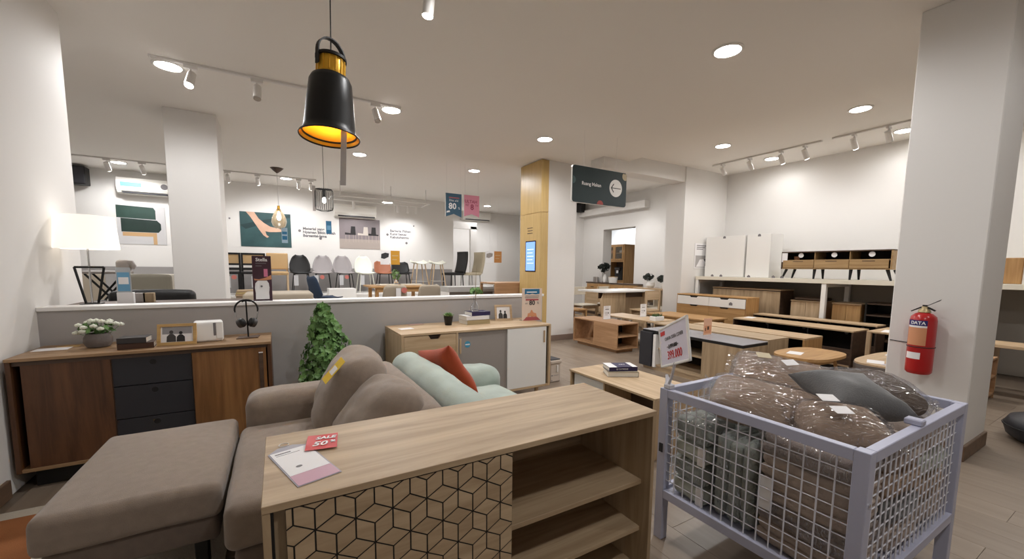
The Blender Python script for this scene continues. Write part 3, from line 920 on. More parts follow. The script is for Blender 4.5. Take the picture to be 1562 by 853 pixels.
part('foot', MB().box(-.108, .108, 0, .06, 0, .003), GLASS, t)
card('banner', [(-.08, .255), (-.06, .262), (-.03, .256), (0, .264), (.035, .256), (.08, .26), (.08, .308), (-.08, .308)], BLUE, t, -.0002)
card('banner_text', rect(-.06, .05, .273, .284), PAPER, t, -.0012)
card('text_bar', rect(-.075, .075, .237, .243), INKG, t, -.0002); card('text_bar', rect(-.078, .07, .222, .228), INKG, t, -.0002)
card('red_band', rect(-.07, .07, .196, .212), mat('print_dustyred', (176, 90, 92), .5), t, -.0002)
text('lettering', '80', .064, INK, t, (.0, -.0015, .172), bold=.001)
text('lettering', 's/d', .022, INKG, t, (-.062, -.0015, .168)); text('lettering', '%', .03, INKG, t, (.064, -.0015, .172))
card('picture_carpet', [(-.095, .0), (.095, .0), (.055, .035), (-.06, .035)], mat('print_dustyred', (176, 90, 92), .5), t, -.0002)
card('picture_figure', [(-.05, .03), (-.045, .07), (-.02, .075), (-.01, .1), (.0, .105), (.01, .085), (.02, .075), (.045, .07), (.055, .03), (.03, .04), (.0, .035), (-.02, .045)], ORNG, t, -.0012)
solo('paper_sheet', MB().box(-.055, .055, -.04, .04, 0, .0015), PAPER, 'white paper on the drawer end of the pale oak sideboard', 'paper', (at(622, 503, Z=LZ).x, at(622, 503, Z=LZ).y+.05, LZ), .1)
solo('leaflet', MB().box(-.07, .07, -.025, .025, 0, .002), mat('leaflet_rose', (186, 150, 140), .6), 'rose coloured leaflet behind the white paper on the pale oak sideboard', 'paper', (at(634, 495, Z=LZ).x, at(634, 495, Z=LZ).y, LZ), .05)

# small white step bin beside it
p = at(851, 583, Z=0)
t = thing('pedal_bin', 'small cream waste bin with dark lid beside the pale oak sideboard', 'waste bin', (p.x+.0, p.y+.02, 0), .05)
BINM = mat('bin_cream', (196, 184, 172), .4)
part('body', MB().box(-.09, .05, 0, .16, 0, .21, .008), BINM, t)
part('collar', sm().soft(-.10, .06, -.012, .17, .205, .245, .012, 0, 3), BINM, t)
part('lid', MB().box(-.085, .045, .0, .155, .245, .256, .004), CHAR, t)
part('handle', MB().box(-.01, .008, -.014, 0, .11, .19, .003), LACQ, t)
part('label', MB().box(-.085, .03, -.0015, 0, .01, .1), mat('bin_label', (205, 192, 180), .6), t)
part('print_mark', MB().box(-.08, -.06, -.0025, -.0015, .07, .082).box(-.05, .02, -.0025, -.0015, .074, .078).box(-.08, -.065, -.0025, -.0015, .015, .025), INKG, t)

# ------------------------------------------------------------------ coffee table with two books
CT = thing('coffee_table', 'pale oak coffee table with white drawer and open bay, two books on it', 'coffee table', (2.07, 2.60, 0), -PI/2)
W_ = 2.60-1.715; D_ = .48; H_ = .42
part('top_panel', MB().box(0, W_, 0, D_, H_-.016, H_, .0015), OAKX, CT)
part('side_panel', MB().box(0, .016, .01, D_, 0, H_-.016, .001), OAKZ, CT)
part('side_panel', MB().box(W_-.016, W_, .0, D_, 0, H_-.016, .001), OAKZ, CT)
part('inner_panel', MB().box(.385, .4, .02, D_, .06, H_-.016, .001), OAKZ, CT)
part('back_panel', MB().box(.016, W_-.016, D_-.012, D_, .06, H_-.016), OAKX, CT)
part('shelf', MB().box(.016, W_-.016, .01, D_-.012, .06, .078, .001), OAKX, CT)
dr = part('drawer', MB().box(.032, .383, .03, .046, .08, H_-.03, .001), LACQ, CT, 'white drawer front')
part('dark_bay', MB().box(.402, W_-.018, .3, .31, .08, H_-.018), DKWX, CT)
p = at(945, 573, Z=H_)
bkA = thing('closed_book', 'cream hardback lying under the purple book on the coffee table', 'book', (p.x+.03, p.y+.02, H_), -.52)
part('cover', MB().box(-.12, .12, -.08, .08, 0, .003).box(-.12, .12, -.08, .08, .037, .04).box(.117, .12, -.08, .08, 0, .04), mat('book_taupe', (150, 138, 120), .5), bkA)
part('pages', MB().box(-.117, .117, -.077, .077, .003, .037), mat('book_pages', (232, 228, 218), .8), bkA)
bkB = thing('closed_book', 'purple and white book on top of the cream hardback', 'book', (p.x+.04, p.y+.04, H_+.04), -.40)
part('cover', MB().box(-.115, .115, -.075, .075, 0, .003).box(-.115, .115, -.075, .075, .029, .032).box(-.115, .115, -.075, -.072, 0, .032), mat('book_purple', (44, 36, 78), .45), bkB)
part('pages', MB().box(-.112, .112, -.072, .072, .003, .029), mat('book_pages', (232, 228, 218), .8), bkB)
part('cover_band', MB().box(-.1149, -.05, -.0749, .0749, .0321, .0326).box(.075, .1149, -.0749, .0749, .0321, .0326), PAPER, bkB, 'white end panels')
text('lettering', 'LE CATRIOUS', .016, PAPER, bkB, (-.01, -.0756, .016))
text('lettering', 'ART', .03, PAPER, bkB, (.02, .01, .0325), (0, 0, 0))

# ------------------------------------------------------------------ wire bin full of pillows
BX0, BX1, BY0, BY1, BZ = 1.49, 2.45, .45, 1.21, .715
BINP = mat('bin_lilac_grey', (182, 184, 204), .38)
WIREM = mat('bin_wire', (222, 222, 230), .35)
wb_ = thing('wire_bin', 'lilac grey metal mesh bin on legs filled with wrapped pillows', 'display bin', (BX0, BY0, 0))
bw, bd = BX1-BX0, BY1-BY0
PO = .042
for x in (0, bw-PO):
    for y in (0, bd-PO):
        part('post', MB().box(x, x+PO, y, y+PO, 0, BZ, .002), BINP, wb_)
for nm, z0, z1 in (('top_rail', BZ-.038, BZ), ('bottom_rail', .205, .245)):
    part(nm, MB().box(PO, bw-PO, 0, .03, z0, z1, .002), BINP, wb_)
    part(nm, MB().box(PO, bw-PO, bd-.03, bd, z0, z1, .002), BINP, wb_)
    part(nm, MB().box(0, .03, PO, bd-PO, z0, z1, .002), BINP, wb_)
    part(nm, MB().box(bw-.03, bw, PO, bd-PO, z0, z1, .002), BINP, wb_)
part('floor_panel', MB().box(.03, bw-.03, .03, bd-.03, .225, .235), BINP, wb_)
vw = sm().cyl((0, 0, .245), (0, 0, BZ-.038), .0026, n=6, caps=False).mesh('wire')
hwy = sm().cyl((0, PO, 0), (0, bd-PO, 0), .0022, n=6, caps=False).mesh('wire')
hwx = sm().cyl((PO, 0, 0), (bw-PO, 0, 0), .0022, n=6, caps=False).mesh('wire')
for me in (vw, hwy, hwx): me.materials.append(WIREM)
n = 15
for k in range(1, n):
    y = PO+(bd-2*PO)*k/n
    for x in (.015, bw-.015): link('wire', vw, None, wb_, (x, y, 0))
n = 20
for k in range(1, n):
    x = PO+(bw-2*PO)*k/n
    for y in (.015, bd-.015): link('wire', vw, None, wb_, (x, y, 0))
for k in range(1, 10):
    z = .245+(BZ-.038-.245)*k/10
    for x in (.018, bw-.018): link('wire', hwy, None, wb_, (x, 0, z))
    for y in (.018, bd-.018): link('wire', hwx, None, wb_, (0, y, z))
part('bolt', sm().cyl((PO*.5, 0, .55), (PO*.5, -.003, .55), .006, n=10), CHROME, wb_)
part('bolt', sm().cyl((bw-.01, .02, .58), (bw+.045, .015, .578), .0025, n=6), BLACKM, wb_)
part('bolt', sm().cyl((bw-.01, .02, .36), (bw+.045, .015, .358), .0025, n=6), BLACKM, wb_)
part('latch', MB().box(-.004, 0, bd-.03, bd-.012, .42, .46), CHAR, wb_)
part('hook_tab', MB().box(.42, .46, .0, .05, BZ, BZ+.022, .004), BINP, wb_)

FILM = film('clear_film')
TPIL = mat('pillow_taupe', (168, 144, 123), .9, bump=.2, bscale=300, var=.06, vscale=12)
GPIL = mat('pillow_grey', (112, 112, 112), .9, bump=.25, bscale=200, var=.14, vscale=10, sheen=.3)
SAGE = mat('pillow_sage', (188, 193, 182), .9, bump=.2, bscale=300, var=.06, vscale=12)
TBLK = mat('blanket_taupe', (178, 162, 150), .95, bump=.35, bscale=180, var=.08, vscale=20)


def wrapped_pillow(label, c, rot, s, m, pinch, seed, wrap=True, tags=()):
    t = thing('wrapped_pillow' if wrap else 'cushion', label, 'pillow', c)
    R = Matrix.Rotation(rot[2], 4, 'Z') @ Matrix.Rotation(rot[1], 4, 'Y') @ Matrix.Rotation(rot[0], 4, 'X')
    e = R.to_euler()
    if wrap:
        part('pillow_body', sm().soft(-s[0], s[0], -s[1], s[1], -s[2], s[2]*.8, min(s[1], s[2])*.85, .035, 8, .014), m, t, rot=e)
        w_ = sm().soft(-s[0]*1.05, s[0]*1.05, -s[1]*1.05, s[1]*1.05, -s[2]*1.06, s[2]*.92, min(s[1], s[2])*.8, .036, 16, .004)
        sv = Vector((seed*2.3, seed*1.1, 0))
        for q in w_.v:
            k = noise.noise(Vector((q.x*14, q.y*34, q.z*30))+sv); k2 = noise.noise(Vector((q.x*40, q.y*22, q.z*22))-sv)
            q += q.normalized()*(.010*abs(k)+.006*abs(k2))
        part('plastic_wrap', w_, FILM, t, 'clear crinkled plastic wrap', rot=e)
        for sd_ in (-1, 1):
            fl = sm().grid(lambda u, v: Vector((sd_*(s[0]*1.03+.045*v), (u-.5)*2*s[1]*(.85+.1*v), .012*noise.noise(Vector((u*9, v*4, seed*2.+sd_)))+.02*v*math.sin(u*14+seed))), 16, 4)
            part('wrap_seam', fl, FILM, t, None, rot=e)
    else:
        part('pillow_body', MB().pillow(s[0], s[1], s[2], pinch, 18, .014, seed), m, t, rot=e)
    for (u, v, a, c2) in tags:
        z = s[2]*.92+.036*(1-u*u)*(1-v*v)
        q = part('paper_label', MB().box(-.03, .03, -.022, .022, 0, .001), c2, t, None, R @ Vector((u*s[0], v*s[1], z+.016)), (R @ Matrix.Rotation(a, 4, 'Z')).to_euler())
    return t


rad = math.radians
CREAM = mat('label_cream', (205, 192, 160), .6)
wrapped_pillow('taupe pillow in crinkled clear plastic with cream and white labels, highest in the wire bin', (2.07, .915, .72), (rad(20), rad(9), rad(-60)), (.25, .15, .05), TPIL, .04, 1, True, ((-.62, .45, .3, CREAM), (-.2, .2, .6, PAPER)))
wrapped_pillow('taupe pillow in clear plastic along the long rim of the wire bin, no label', (1.74, .845, .69), (rad(16), rad(8), rad(-60)), (.225, .125, .05), TPIL, .04, 2)
wrapped_pillow('smaller taupe pillow in plastic with two white labels in the wire bin', (1.755, .625, .685), (rad(16), rad(4), rad(-46)), (.13, .1, .052), TPIL, .04, 3, True, ((-.35, .45, .2, PAPER), (-.25, -.35, .25, PAPER)))
wrapped_pillow('grey bone shaped cushion without wrapping on top of the wire bin', (1.98, .685, .755), (rad(18), rad(2), rad(-30)), (.165, .14, .075), GPIL, .3, 4, False)
wrapped_pillow('dark taupe pillow in shiny plastic beside the grey bone cushion', (2.25, .71, .725), (rad(14), rad(4), rad(-36)), (.17, .115, .05), mat('pillow_dark', (112, 98, 86), .9), .04, 5)
# sage pillows pressed against the mesh, and folded blankets
g = 'wrapped textiles stacked inside the wire bin'
for i, (z0, z1) in enumerate(((.24, .32), (.325, .415), (.42, .50), (.505, .60))):
    t = thing('folded_blanket', 'sage folded blanket in plastic, ' + ('bottom', 'second from bottom', 'third from bottom', 'top')[i] + ' of its stack in the wire bin', 'blanket', (1.64, 1.075, z0), 0, g)
    part('fabric', sm().soft(-.11, .11, -.085, .085, 0, z1-z0, .035, .01, 5, .012), SAGE, t)
    if i in (1, 3): part('plastic_wrap', sm().soft(-.118, .118, -.092, .09, -.005, z1-z0+.006, .035, .012, 8, .02), FILM, t)
    if i in (0, 2): part('paper_band', MB().box(-.121, -.117, -.085, -.05, .0, z1-z0), PAPER, t)
t = thing('folded_blanket', 'pale sage blanket standing upright in the wire bin', 'blanket', (1.66, .885, .24), 0, g)
for k in range(3): part('fold', sm().soft(-.12, .12, -.085+.055*k, -.033+.055*k, 0, .34-.01*(k == 1), .025, .006, 5, .008), SAGE, t)
part('plastic_wrap', sm().soft(-.128, .128, -.092, .088, .0, .35, .03, .008, 8, .014), FILM, t)
t = thing('folded_blanket', 'pale sage pillow block behind the upright blanket in the wire bin', 'blanket', (1.93, 1.0, .24), 0, g)
part('fabric', sm().soft(-.13, .13, -.13, .14, 0, .38, .06, .02, 6, .01), SAGE, t)
for i in range(5):
    z0 = .24+i*.084
    t = thing('folded_blanket', 'taupe folded blanket, number %s upward in the stack pressed against the bin mesh' % ('one', 'two', 'three', 'four', 'five')[i], 'blanket', (1.655, .64, z0), random.uniform(-.04, .04), g)
    part('fold', sm().soft(-.125, .125, -.14, .14, 0, .043, .02, .004, 6, .009), TBLK, t)
    part('fold', sm().soft(-.12, .12, -.145, .135, .04, .082, .02, .004, 6, .009), TBLK, t)
    if i in (1, 4): part('plastic_wrap', sm().soft(-.135, .135, -.152, .15, -.002, .092, .03, .006, 9, .016), FILM, t)
    if i == 2: part('paper_band', MB().box(-.137, -.133, .09, .13, -.03, .09), PAPER, t)
for i in range(4):
    z0 = .24+i*.1
    t = thing('folded_blanket', 'grey brown folded blanket, level %s of the stack by the bin side mesh' % ('one', 'two', 'three', 'four')[i], 'blanket', (1.97, .62, z0), 0, g)
    part('fabric', sm().soft(-.14, .14, -.14, .14, 0, .098, .04, .008, 6, .012), (TBLK, GPIL, TPIL, TBLK)[i], t)
for i in range(4):
    z0 = .24+i*.1
    t = thing('folded_blanket', 'dusty taupe folded blanket, level %s of the corner stack in the bin' % ('one', 'two', 'three', 'four')[i], 'blanket', (2.275, .63, z0), 0, g)
    part('fabric', sm().soft(-.14, .14, -.145, .14, 0, .098, .04, .008, 6, .012), (TBLK, TPIL, SAGE, TBLK)[i], t)
for i in range(3):
    t = thing('folded_blanket', 'taupe folded blanket, level %s of the far corner stack in the bin' % ('one', 'two', 'three')[i], 'blanket', (2.25, .98, .24+i*.13), 0, g)
    part('fabric', sm().soft(-.15, .15, -.16, .16, 0, .128, .05, .008, 6, .012), TPIL, t)

# price sign clamped on the bin corner
v_ = -ray(793, 615).normalized()           # long edge of the sign, tilted
v_ = Vector((v_.x, v_.y, v_.z)).normalized()
nrm = v_.cross(Vector((0, 0, 1))).normalized()
u_ = nrm.cross(v_).normalized()
cpt = Vector((0, 0, CAMH))+ray(1027, 524)*1.75
Mx = Matrix((v_, -nrm, u_)).transposed().to_4x4(); Mx.translation = cpt
if (Mx.to_3x3() @ Vector((0, -1, 0))).dot(cpt-Vector((0, 0, CAMH))) > 0:
    Mx = Matrix((-v_, nrm, u_)).transposed().to_4x4(); Mx.translation = cpt
ps = thing('price_sign', 'white framed price sign reading 399.000 clamped on the wire bin corner', 'price sign')
ps.matrix_world = Mx
W2, H2 = .165, .092
part('frame', MB().box(-W2, W2, -.004, .006, -H2, -H2+.01, .002).box(-W2, W2, -.004, .006, H2-.01, H2, .002).box(-W2, -W2+.01, -.004, .006, -H2, H2, .002).box(W2-.01, W2, -.004, .006, -H2, H2, .002), LACQ, ps)
pp = part('printed_sheet', MB().box(-W2+.008, W2-.008, -.001, .003, -H2+.008, H2-.008), mat('sheet_lilac', (216, 210, 224), .5), ps)
card('red_tab', rect(-.145, -.09, .052, .071), RED, pp, -.0012)
text('lettering', 'CHAVA SOFA COVER', .022, INKG, pp, (.012, -.002, .03))
text('lettering', '2.999.000', .026, INK, pp, (-.005, -.002, -.008))
card('strike_line', rect(-.07, .06, -.009, -.006), INK, pp, -.0022)
text('lettering', '399.000', .052, RED, pp, (.01, -.002, -.047), bold=.0005)
inv = Mx.inverted()
foot = Vector((BX0+.02, BY1-.03, BZ))
mid = cpt-u_*H2
part('stem', sm().tube([inv @ (mid+Vector((0, 0, .01))), inv @ (mid*.5+foot*.5), inv @ (foot+Vector((0, 0, .02)))], .006, 8), mat('clip_clear', (214, 212, 218), .2), ps)
part('clamp', sm().tube([inv @ (foot+Vector((.02, .03, .055))), inv @ (foot+Vector((.012, .014, .03))), inv @ (foot+Vector((0, 0, .004)))], [.006, .012, .02], 10), mat('clip_clear', (214, 212, 218), .2), ps)
part('grip', MB().box(-.016, .02, -.018, .016, 0, .022, .004).move(inv @ Matrix.Translation(foot)), mat('clip_clear', (214, 212, 218), .2), ps)

# ------------------------------------------------------------------ fire extinguisher on the column
REDP = mat('extinguisher_red', (176, 22, 24), .3, coat=.3)
t = thing('fire_extinguisher', 'red fire extinguisher strapped to the white column', 'fire extinguisher', (3.828, .955, .555))
part('cylinder', sm().lathe([(.0, .0), (.058, .0), (.068, .012), (.069, .03), (.069, .37), (.064, .395), (.045, .415), (.022, .425), (.018, .44), (0, .44)], n=32, ends=False), REDP, t)
part('neck', sm().lathe([(.02, .42), (.034, .425), (.03, .44), (.018, .45), (.016, .465), (0, .465)], n=18, ends=False), mat('brass_pale', (180, 160, 120), .4, .4), t)
part('handle', MB().prism([(-.05, .435), (-.02, .45), (.02, .452), (.065, .425), (.068, .43), (.02, .462), (-.02, .462), (-.055, .442)], -.008, .008, 'x'), BLACK, t, rot=(0, 0, 0))
part('lever', MB().prism([(-.01, .468), (.0, .464), (-.058, .505), (-.075, .517), (-.07, .508)][::-1], -.007, .007, 'x').box(-.006, .006, -.012, .012, .455, .475), BLACK, t)


def wrap(r, a0, a1, z0, z1, n=12):
    return sm().grid(lambda u, v: Vector((r*math.cos(a0+(a1-a0)*u), r*math.sin(a0+(a1-a0)*u), z0+(z1-z0)*v)), n, 1)


A0, A1 = math.radians(120), math.radians(212)
part('name_band', wrap(.0697, A0, A1, .335, .372), mat('band_blue', (42, 44, 112), .4), t)
part('instruction_label', wrap(.0696, A0, A1, .20, .322), ORNG, t)
part('white_strip', wrap(.0696, A0, A1, .322, .335), PAPER, t)
part('inspection_label', wrap(.0696, math.radians(125), math.radians(195), .105, .15), PAPER, t)
for i, ch in enumerate('DATA'):
    a = math.radians(148+16*i)
    text('letter', ch, .03, PAPER, t, (.0704*math.cos(a), .0704*math.sin(a), .353), (PI/2, 0, a+PI/2), bold=.0008)
part('strap', sm().tube([(.0705*math.cos(2*PI*k/24), .0705*math.sin(2*PI*k/24), .188) for k in range(24)], .003, 6, True), BLACK, t)
part('strap_end', sm().tube([(.066, .03, .19), (.0705, .1, .195), (.0705, .185, .2)], .003, 6), BLACK, t)

# ------------------------------------------------------------------ furniture display on the right
def place(name, label, x, y, cat='cabinet', rz=-PI/2):
    """piece whose front faces the sofa side; x, y is its far front corner"""
    return thing(name, label, cat, (x, y, 0), rz)


def plain_box(t, W, D, H, z0, th, mx, mz, inner=None):
    part('top_panel', MB().box(0, W, 0, D, H-th, H, .0015), mx, t)
    part('side_panel', MB().box(0, th, 0, D, z0, H-th, .001), mz, t)
    part('side_panel', MB().box(W-th, W, 0, D, z0, H-th, .001), mz, t)
    part('bottom_panel', MB().box(th, W-th, 0, D, z0, z0+th, .001), mx, t)
    part('back_panel', MB().box(th, W-th, D-.012, D, z0+th, H-th), inner or mx, t)


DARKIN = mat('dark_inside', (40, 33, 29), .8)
# brown oak coffee table by the middle column
t = place('coffee_table', 'brown oak coffee table with open bay and end cubbies near the white column', 4.30, 5.32, 'coffee table')
W_, D_, H_ = 1.02, .44, .44
part('top_panel', MB().box(0, W_, 0, D_, H_-.018, H_, .0015), MOKX, t)
part('side_panel', MB().box(0, .02, 0, D_, .04, H_-.018, .001), MOKX, t)
part('bottom_panel', MB().box(.02, W_, 0, D_, .05, .07, .001), MOKX, t)
part('plinth', MB().box(.06, W_-.06, .05, D_-.05, 0, .05), MOKX, t)
part('inner_panel', MB().box(.50, .52, 0, D_, .07, H_-.018, .001), MOKX, t)
part('front_panel', MB().box(.52, W_, 0, .018, .07, H_-.018, .001), MOKX, t)
part('rear_panel', MB().box(.52, W_, D_-.018, D_, .07, H_-.018, .001), MOKX, t)
part('cubby_shelf', MB().box(.7, W_, .018, D_-.018, .235, .252, .001), MOKX, t)
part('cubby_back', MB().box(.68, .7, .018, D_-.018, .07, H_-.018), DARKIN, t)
part('low_back', MB().box(.02, .50, D_-.018, D_, .07, .2, .001), MOKX, t)


def card_stand(x, y, z, w, h, label, title, rz=0.0, body=PAPER, lines=True):
    t = thing('card_stand', label, 'sign', (x, y, z), rz)
    part('card', MB().box(-w/2, w/2, 0, .003, .0, h, .0008), body, t)
    part('foot', MB().box(-w/2, w/2, -.03, .04, 0, .003), mat('acrylic_clear', (225, 225, 228), .15, alpha=.7), t)
    if title: text('lettering', title, h*.11, INK, t, (0, -.0008, h*.74), bold=.0004)
    if lines:
        for k, q in enumerate((.9, .5, .42, .3)):
            card('print_line', rect(-w*.33, w*(.2-.1*(k % 2)), h*q, h*q+h*.02), INKG, t, -.0002)
        card('print_mark', ell(w*.2, h*.46, w*.08, h*.06, 10), INKG, t, -.0002)
    return t


q = at(927, 487, Z=.44)
card_stand(q.x, q.y+.02, .44, .15, .215, 'white price card reading MOKKI on the brown oak coffee table', 'MOKKI')

# white and oak low table behind it
t = place('low_table', 'low table with pale oak top and white panel legs beside the brown oak coffee table', 4.97, 5.36, 'coffee table')
part('top_panel', MB().box(0, 1.15, 0, .50, .432, .452, .0015), OAKX, t)
part('white_panel', MB().box(.0, .35, .03, .05, .05, .432, .001), LACQ, t)
part('white_panel', MB().box(.0, .02, .05, .47, 0, .432, .001), LACQ, t)
part('white_panel', MB().box(1.13, 1.15, .03, .47, 0, .432, .001), LACQ, t)
part('leg', MB().box(.6, .64, .04, .08, 0, .432, .002), LACQ, t)
part('lower_shelf', MB().box(.02, 1.13, .05, .47, .12, .138), LACQ, t)
q = at(981, 483, Z=.452)
card_stand(q.x, q.y, .452, .145, .215, 'white price card reading HIGGS on the white and oak low table', 'HIGGS')
q = at(1012, 490, Z=.452)
t = thing('white_tray_box', 'small white box planter with grass on the low table', 'planter', (5.12, 4.29, .452))
part('box', MB().box(-.08, .12, -.05, .07, 0, .07, .006), LACQ, t)
m = MB()
for k in range(160):
    a = random.uniform(0, 6.28); x, y = random.uniform(-.06, .1), random.uniform(-.035, .055)
    d = Vector((math.cos(a)*.02, math.sin(a)*.02, random.uniform(.035, .06))); s_ = Vector((-math.sin(a), math.cos(a), 0))*.003
    b0 = Vector((x, y, .07)); m.add([b0-s_, b0+s_, b0+d], [(0, 1, 2)])
part('grass', m, mat('grass_green', (58, 92, 48), .6), t, stuff=True)

t = place('oak_low_table', 'wide honey oak low table on white legs beyond the price cards', 5.58, 4.88, 'coffee table')
part('top_panel', MB().box(0, 1.1, 0, .6, .47, .495, .002), WARMX, t)
part('apron', MB().box(.04, 1.06, .03, .05, .42, .47).box(.04, 1.06, .55, .57, .42, .47), WARMX, t)
for x in (.05, 1.01):
    for y in (.04, .52): part('leg', MB().box(x, x+.04, y, y+.04, 0, .42, .002), LACQ, t)

# media cabinet with grey glass top
t = place('media_cabinet', 'media cabinet with grey glass top, black edging and a plain oak door', 4.03, 3.58, 'media cabinet')
W_, D_, H_ = 1.29, .46, .5
part('glass_top', MB().box(.0, W_, 0, D_, H_-.006, H_, .001), mat('grey_glass', (160, 160, 166), .22), t, 'grey glass top')
part('black_edge', MB().box(0, W_, 0, D_, H_-.035, H_-.006, .001), BLACK, t)
part('black_door', MB().box(-.02, .17, -.03, .02, .04, H_-.03, .002), CHAR, t, 'charcoal end door')
part('pale_panel', MB().box(.185, .225, -.02, .3, .04, H_-.05, .001), LACQ, t)
part('side_panel', MB().box(0, .02, .02, D_, .06, H_-.035), SONZ, t)
part('front_door', MB().box(.86, W_, 0, .02, .075, H_-.035, .001), SONZ, t)
part('end_panel', MB().box(W_-.02, W_, .02, D_, .0, H_-.035, .001), SONZ, t)
part('divider', MB().box(.84, .86, .0, D_, .075, H_-.035, .001), SONZ, t)
part('shelf', MB().box(.225, .84, .03, D_-.02, .265, .285, .001), SONX, t)
part('bottom_panel', MB().box(.02, W_-.02, -.0, D_-.02, .055, .075, .001), SONX, t)
part('plinth', MB().box(.02, W_-.02, .01, .03, 0, .055), SONX, t)
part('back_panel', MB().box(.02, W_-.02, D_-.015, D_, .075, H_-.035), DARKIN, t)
part('cable_cap', sm().cyl((.78, D_-.016, .40), (.78, D_-.02, .40), .028, n=18), PAPER, t)
part('cable_cap', sm().cyl((.78, D_-.016, .2), (.78, D_-.02, .2), .028, n=18), PAPER, t)
q = at(1079, 511, Z=.5)
ts_ = card_stand(q.x, q.y, .5, .15, .195, 'peach coloured price card on the grey glass media cabinet', None, 0, mat('card_peach', (226, 178, 148), .5), False)
card('print_patch', rect(-.06, .06, .02, .11), ORNG, ts_, -.0002); card('print_figure', rect(-.01, .02, .06, .1), DKWX, ts_, -.0012); card('print_figure', rect(-.05, -.035, .05, .085), DKWX, ts_, -.0012)

for nm, lab, x, y0, y1, D_, H_, mx, mz in (
        ('media_bench', 'long greyish oak bench cabinet behind the grey glass media cabinet', 4.60, 3.9, 2.34, .42, .5, SONX, SONZ),
        ('media_bench', 'long honey oak bench cabinet between the greyish oak bench and the black fronted bench', 5.07, 3.62, 2.20, .42, .5, OAKX, WARMZ)):
    t = place(nm, lab, x, y0, 'media cabinet')
    W_ = y0-y1
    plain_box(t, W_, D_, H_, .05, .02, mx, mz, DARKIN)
    part('plinth', MB().box(.03, W_-.03, .03, .05, 0, .05), mz, t)
    part('divider', MB().box(W_*.5, W_*.5+.018, .02, D_-.012, .07, H_-.02), mz, t)
for lab, x, y0, y1, H_, sw_ in (('low media bench with pale oak top and black open front', 6.02, 3.60, 2.10, .53, .45),
                                ('second low media bench with pale top standing under the edge of the wall shelf', 6.56, 3.60, 2.05, .57, .27)):
    t = place('media_bench', lab, x, y0, 'media cabinet')
    W_ = y0-y1
    plain_box(t, W_, sw_, H_, .08, .018, OAKX, DKWX, DARKIN)
    for k in (1, 2): part('divider', MB().box(W_*k/3, W_*k/3+.012, .01, sw_-.012, .1, H_-.018), BLACK, t)
    part('lower_front', MB().box(.018, W_-.018, .004, .02, .1, .3, .001), DKWX, t)
    part('plinth', MB().box(.04, W_-.04, .03, .06, 0, .08), BLACK, t)
    for k in range(3): part('cable_cap', sm().cyl((W_*(k+.55)/3, sw_-.0125, H_-.08), (W_*(k+.55)/3, sw_-.016, H_-.08), .022, n=14), INKG, t)
solo('price_leaflet', MB().box(-.1, .1, -.06, .06, 0, .002), PAPER, 'white leaflet on the black fronted media bench', 'paper', (6.3, 3.5, .53), .2)
# sideboard with white upper drawers
t = place('drawer_sideboard', 'honey oak sideboard with white upper drawers and scooped grips beside the white pier', 6.42, 4.93, 'sideboard')
W_, D_, H_ = 1.3, .34, .82
plain_box(t, W_, D_, H_, .1, .018, WARMX, WARMZ)


def scoop(x0, x1, z0, z1, hx, y0, y1):
    return MB().prism([(x0, z0), (x1, z0), (x1, z1), (hx+.085, z1), (hx+.06, z1-.024), (hx-.06, z1-.024), (hx-.085, z1), (x0, z1)], y0, y1, 'y')


for i in range(2):
    x0 = .02+.63*i
    d = part('drawer', scoop(x0, x0+.626, .64, .79, x0+.33-.06*i, -.012, .004), LACQ, t, 'white drawer front')
    if i == 1: part('sticker', MB().prism([(x0+.36, .68), (x0+.42, .68), (x0+.42, .715), (x0+.39, .735), (x0+.36, .715)], -.0135, -.012, 'y'), INKG, d)
    part('drawer', scoop(x0, x0+.626, .36, .635, x0+.33-.06*i, -.002, .01), WARMX, t)
    part('drawer', scoop(x0, x0+.626, .12, .355, x0+.33-.06*i, -.002, .01), WARMX, t)
part('dark_gap', MB().box(.03, W_-.03, .012, .016, .12, .795), DARKIN, t)
for x in (.05, W_-.09):
    for y in (.03, D_-.07): part('leg', MB().box(x, x+.04, y, y+.04, 0, .1, .002), WARMZ, t)

# oval table, grey rimmed round table, slatted table
t = thing('oval_table', 'oval rattan brown coffee table with splayed legs behind the wire bin', 'coffee table', (4.50, 1.90, 0))
RAT = wood('rattan_brown', (196, 154, 100), (168, 126, 76), 'x')
part('table_top', sm().prism([(.37*abs(math.cos(a))**.7*(1 if math.cos(a) > 0 else -1), .235*abs(math.sin(a))**.7*(1 if math.sin(a) > 0 else -1)) for a in [2*PI*k/36 for k in range(36)]], .425, .45), RAT, t)
part('apron', sm().prism(ell(0, 0, .30, .17, 28), .38, .425), RAT, t)
for x in (-1, 1):
    for y in (-1, 1): part('leg', sm().tube([(x*.22, y*.12, .40), (x*.25, y*.15, .2), (x*.29, y*.18, 0)], .016, 8), RAT, t)
solo('price_leaflet', MB().box(-.085, .085, -.06, .06, 0, .0015), PAPER, 'white leaflet on the oval coffee table', 'paper', (4.37, 1.97, .45), .25)
t = thing('rimmed_table', 'round edged coffee table with pale top and dark grey rim beside the oval table', 'coffee table', (5.06, 1.42, 0))
GR = mat('rim_grey', (112, 104, 100), .5)
sup = [(.50*abs(math.cos(a))**.6*(1 if math.cos(a) > 0 else -1), .22*abs(math.sin(a))**.6*(1 if math.sin(a) > 0 else -1)) for a in [2*PI*k/40 for k in range(40)]]
part('table_top', sm().prism(sup, .41, .425), OAKX, t)
part('rim', sm().prism([(x*1.01, y*1.02) for x, y in sup], .33, .41), GR, t)
for x in (-.36, .36):
    for y in (-.12, .12): part('leg', sm().cyl((x, y, 0), (x*.95, y, .33), .016, .022, 10), DKWX, t)
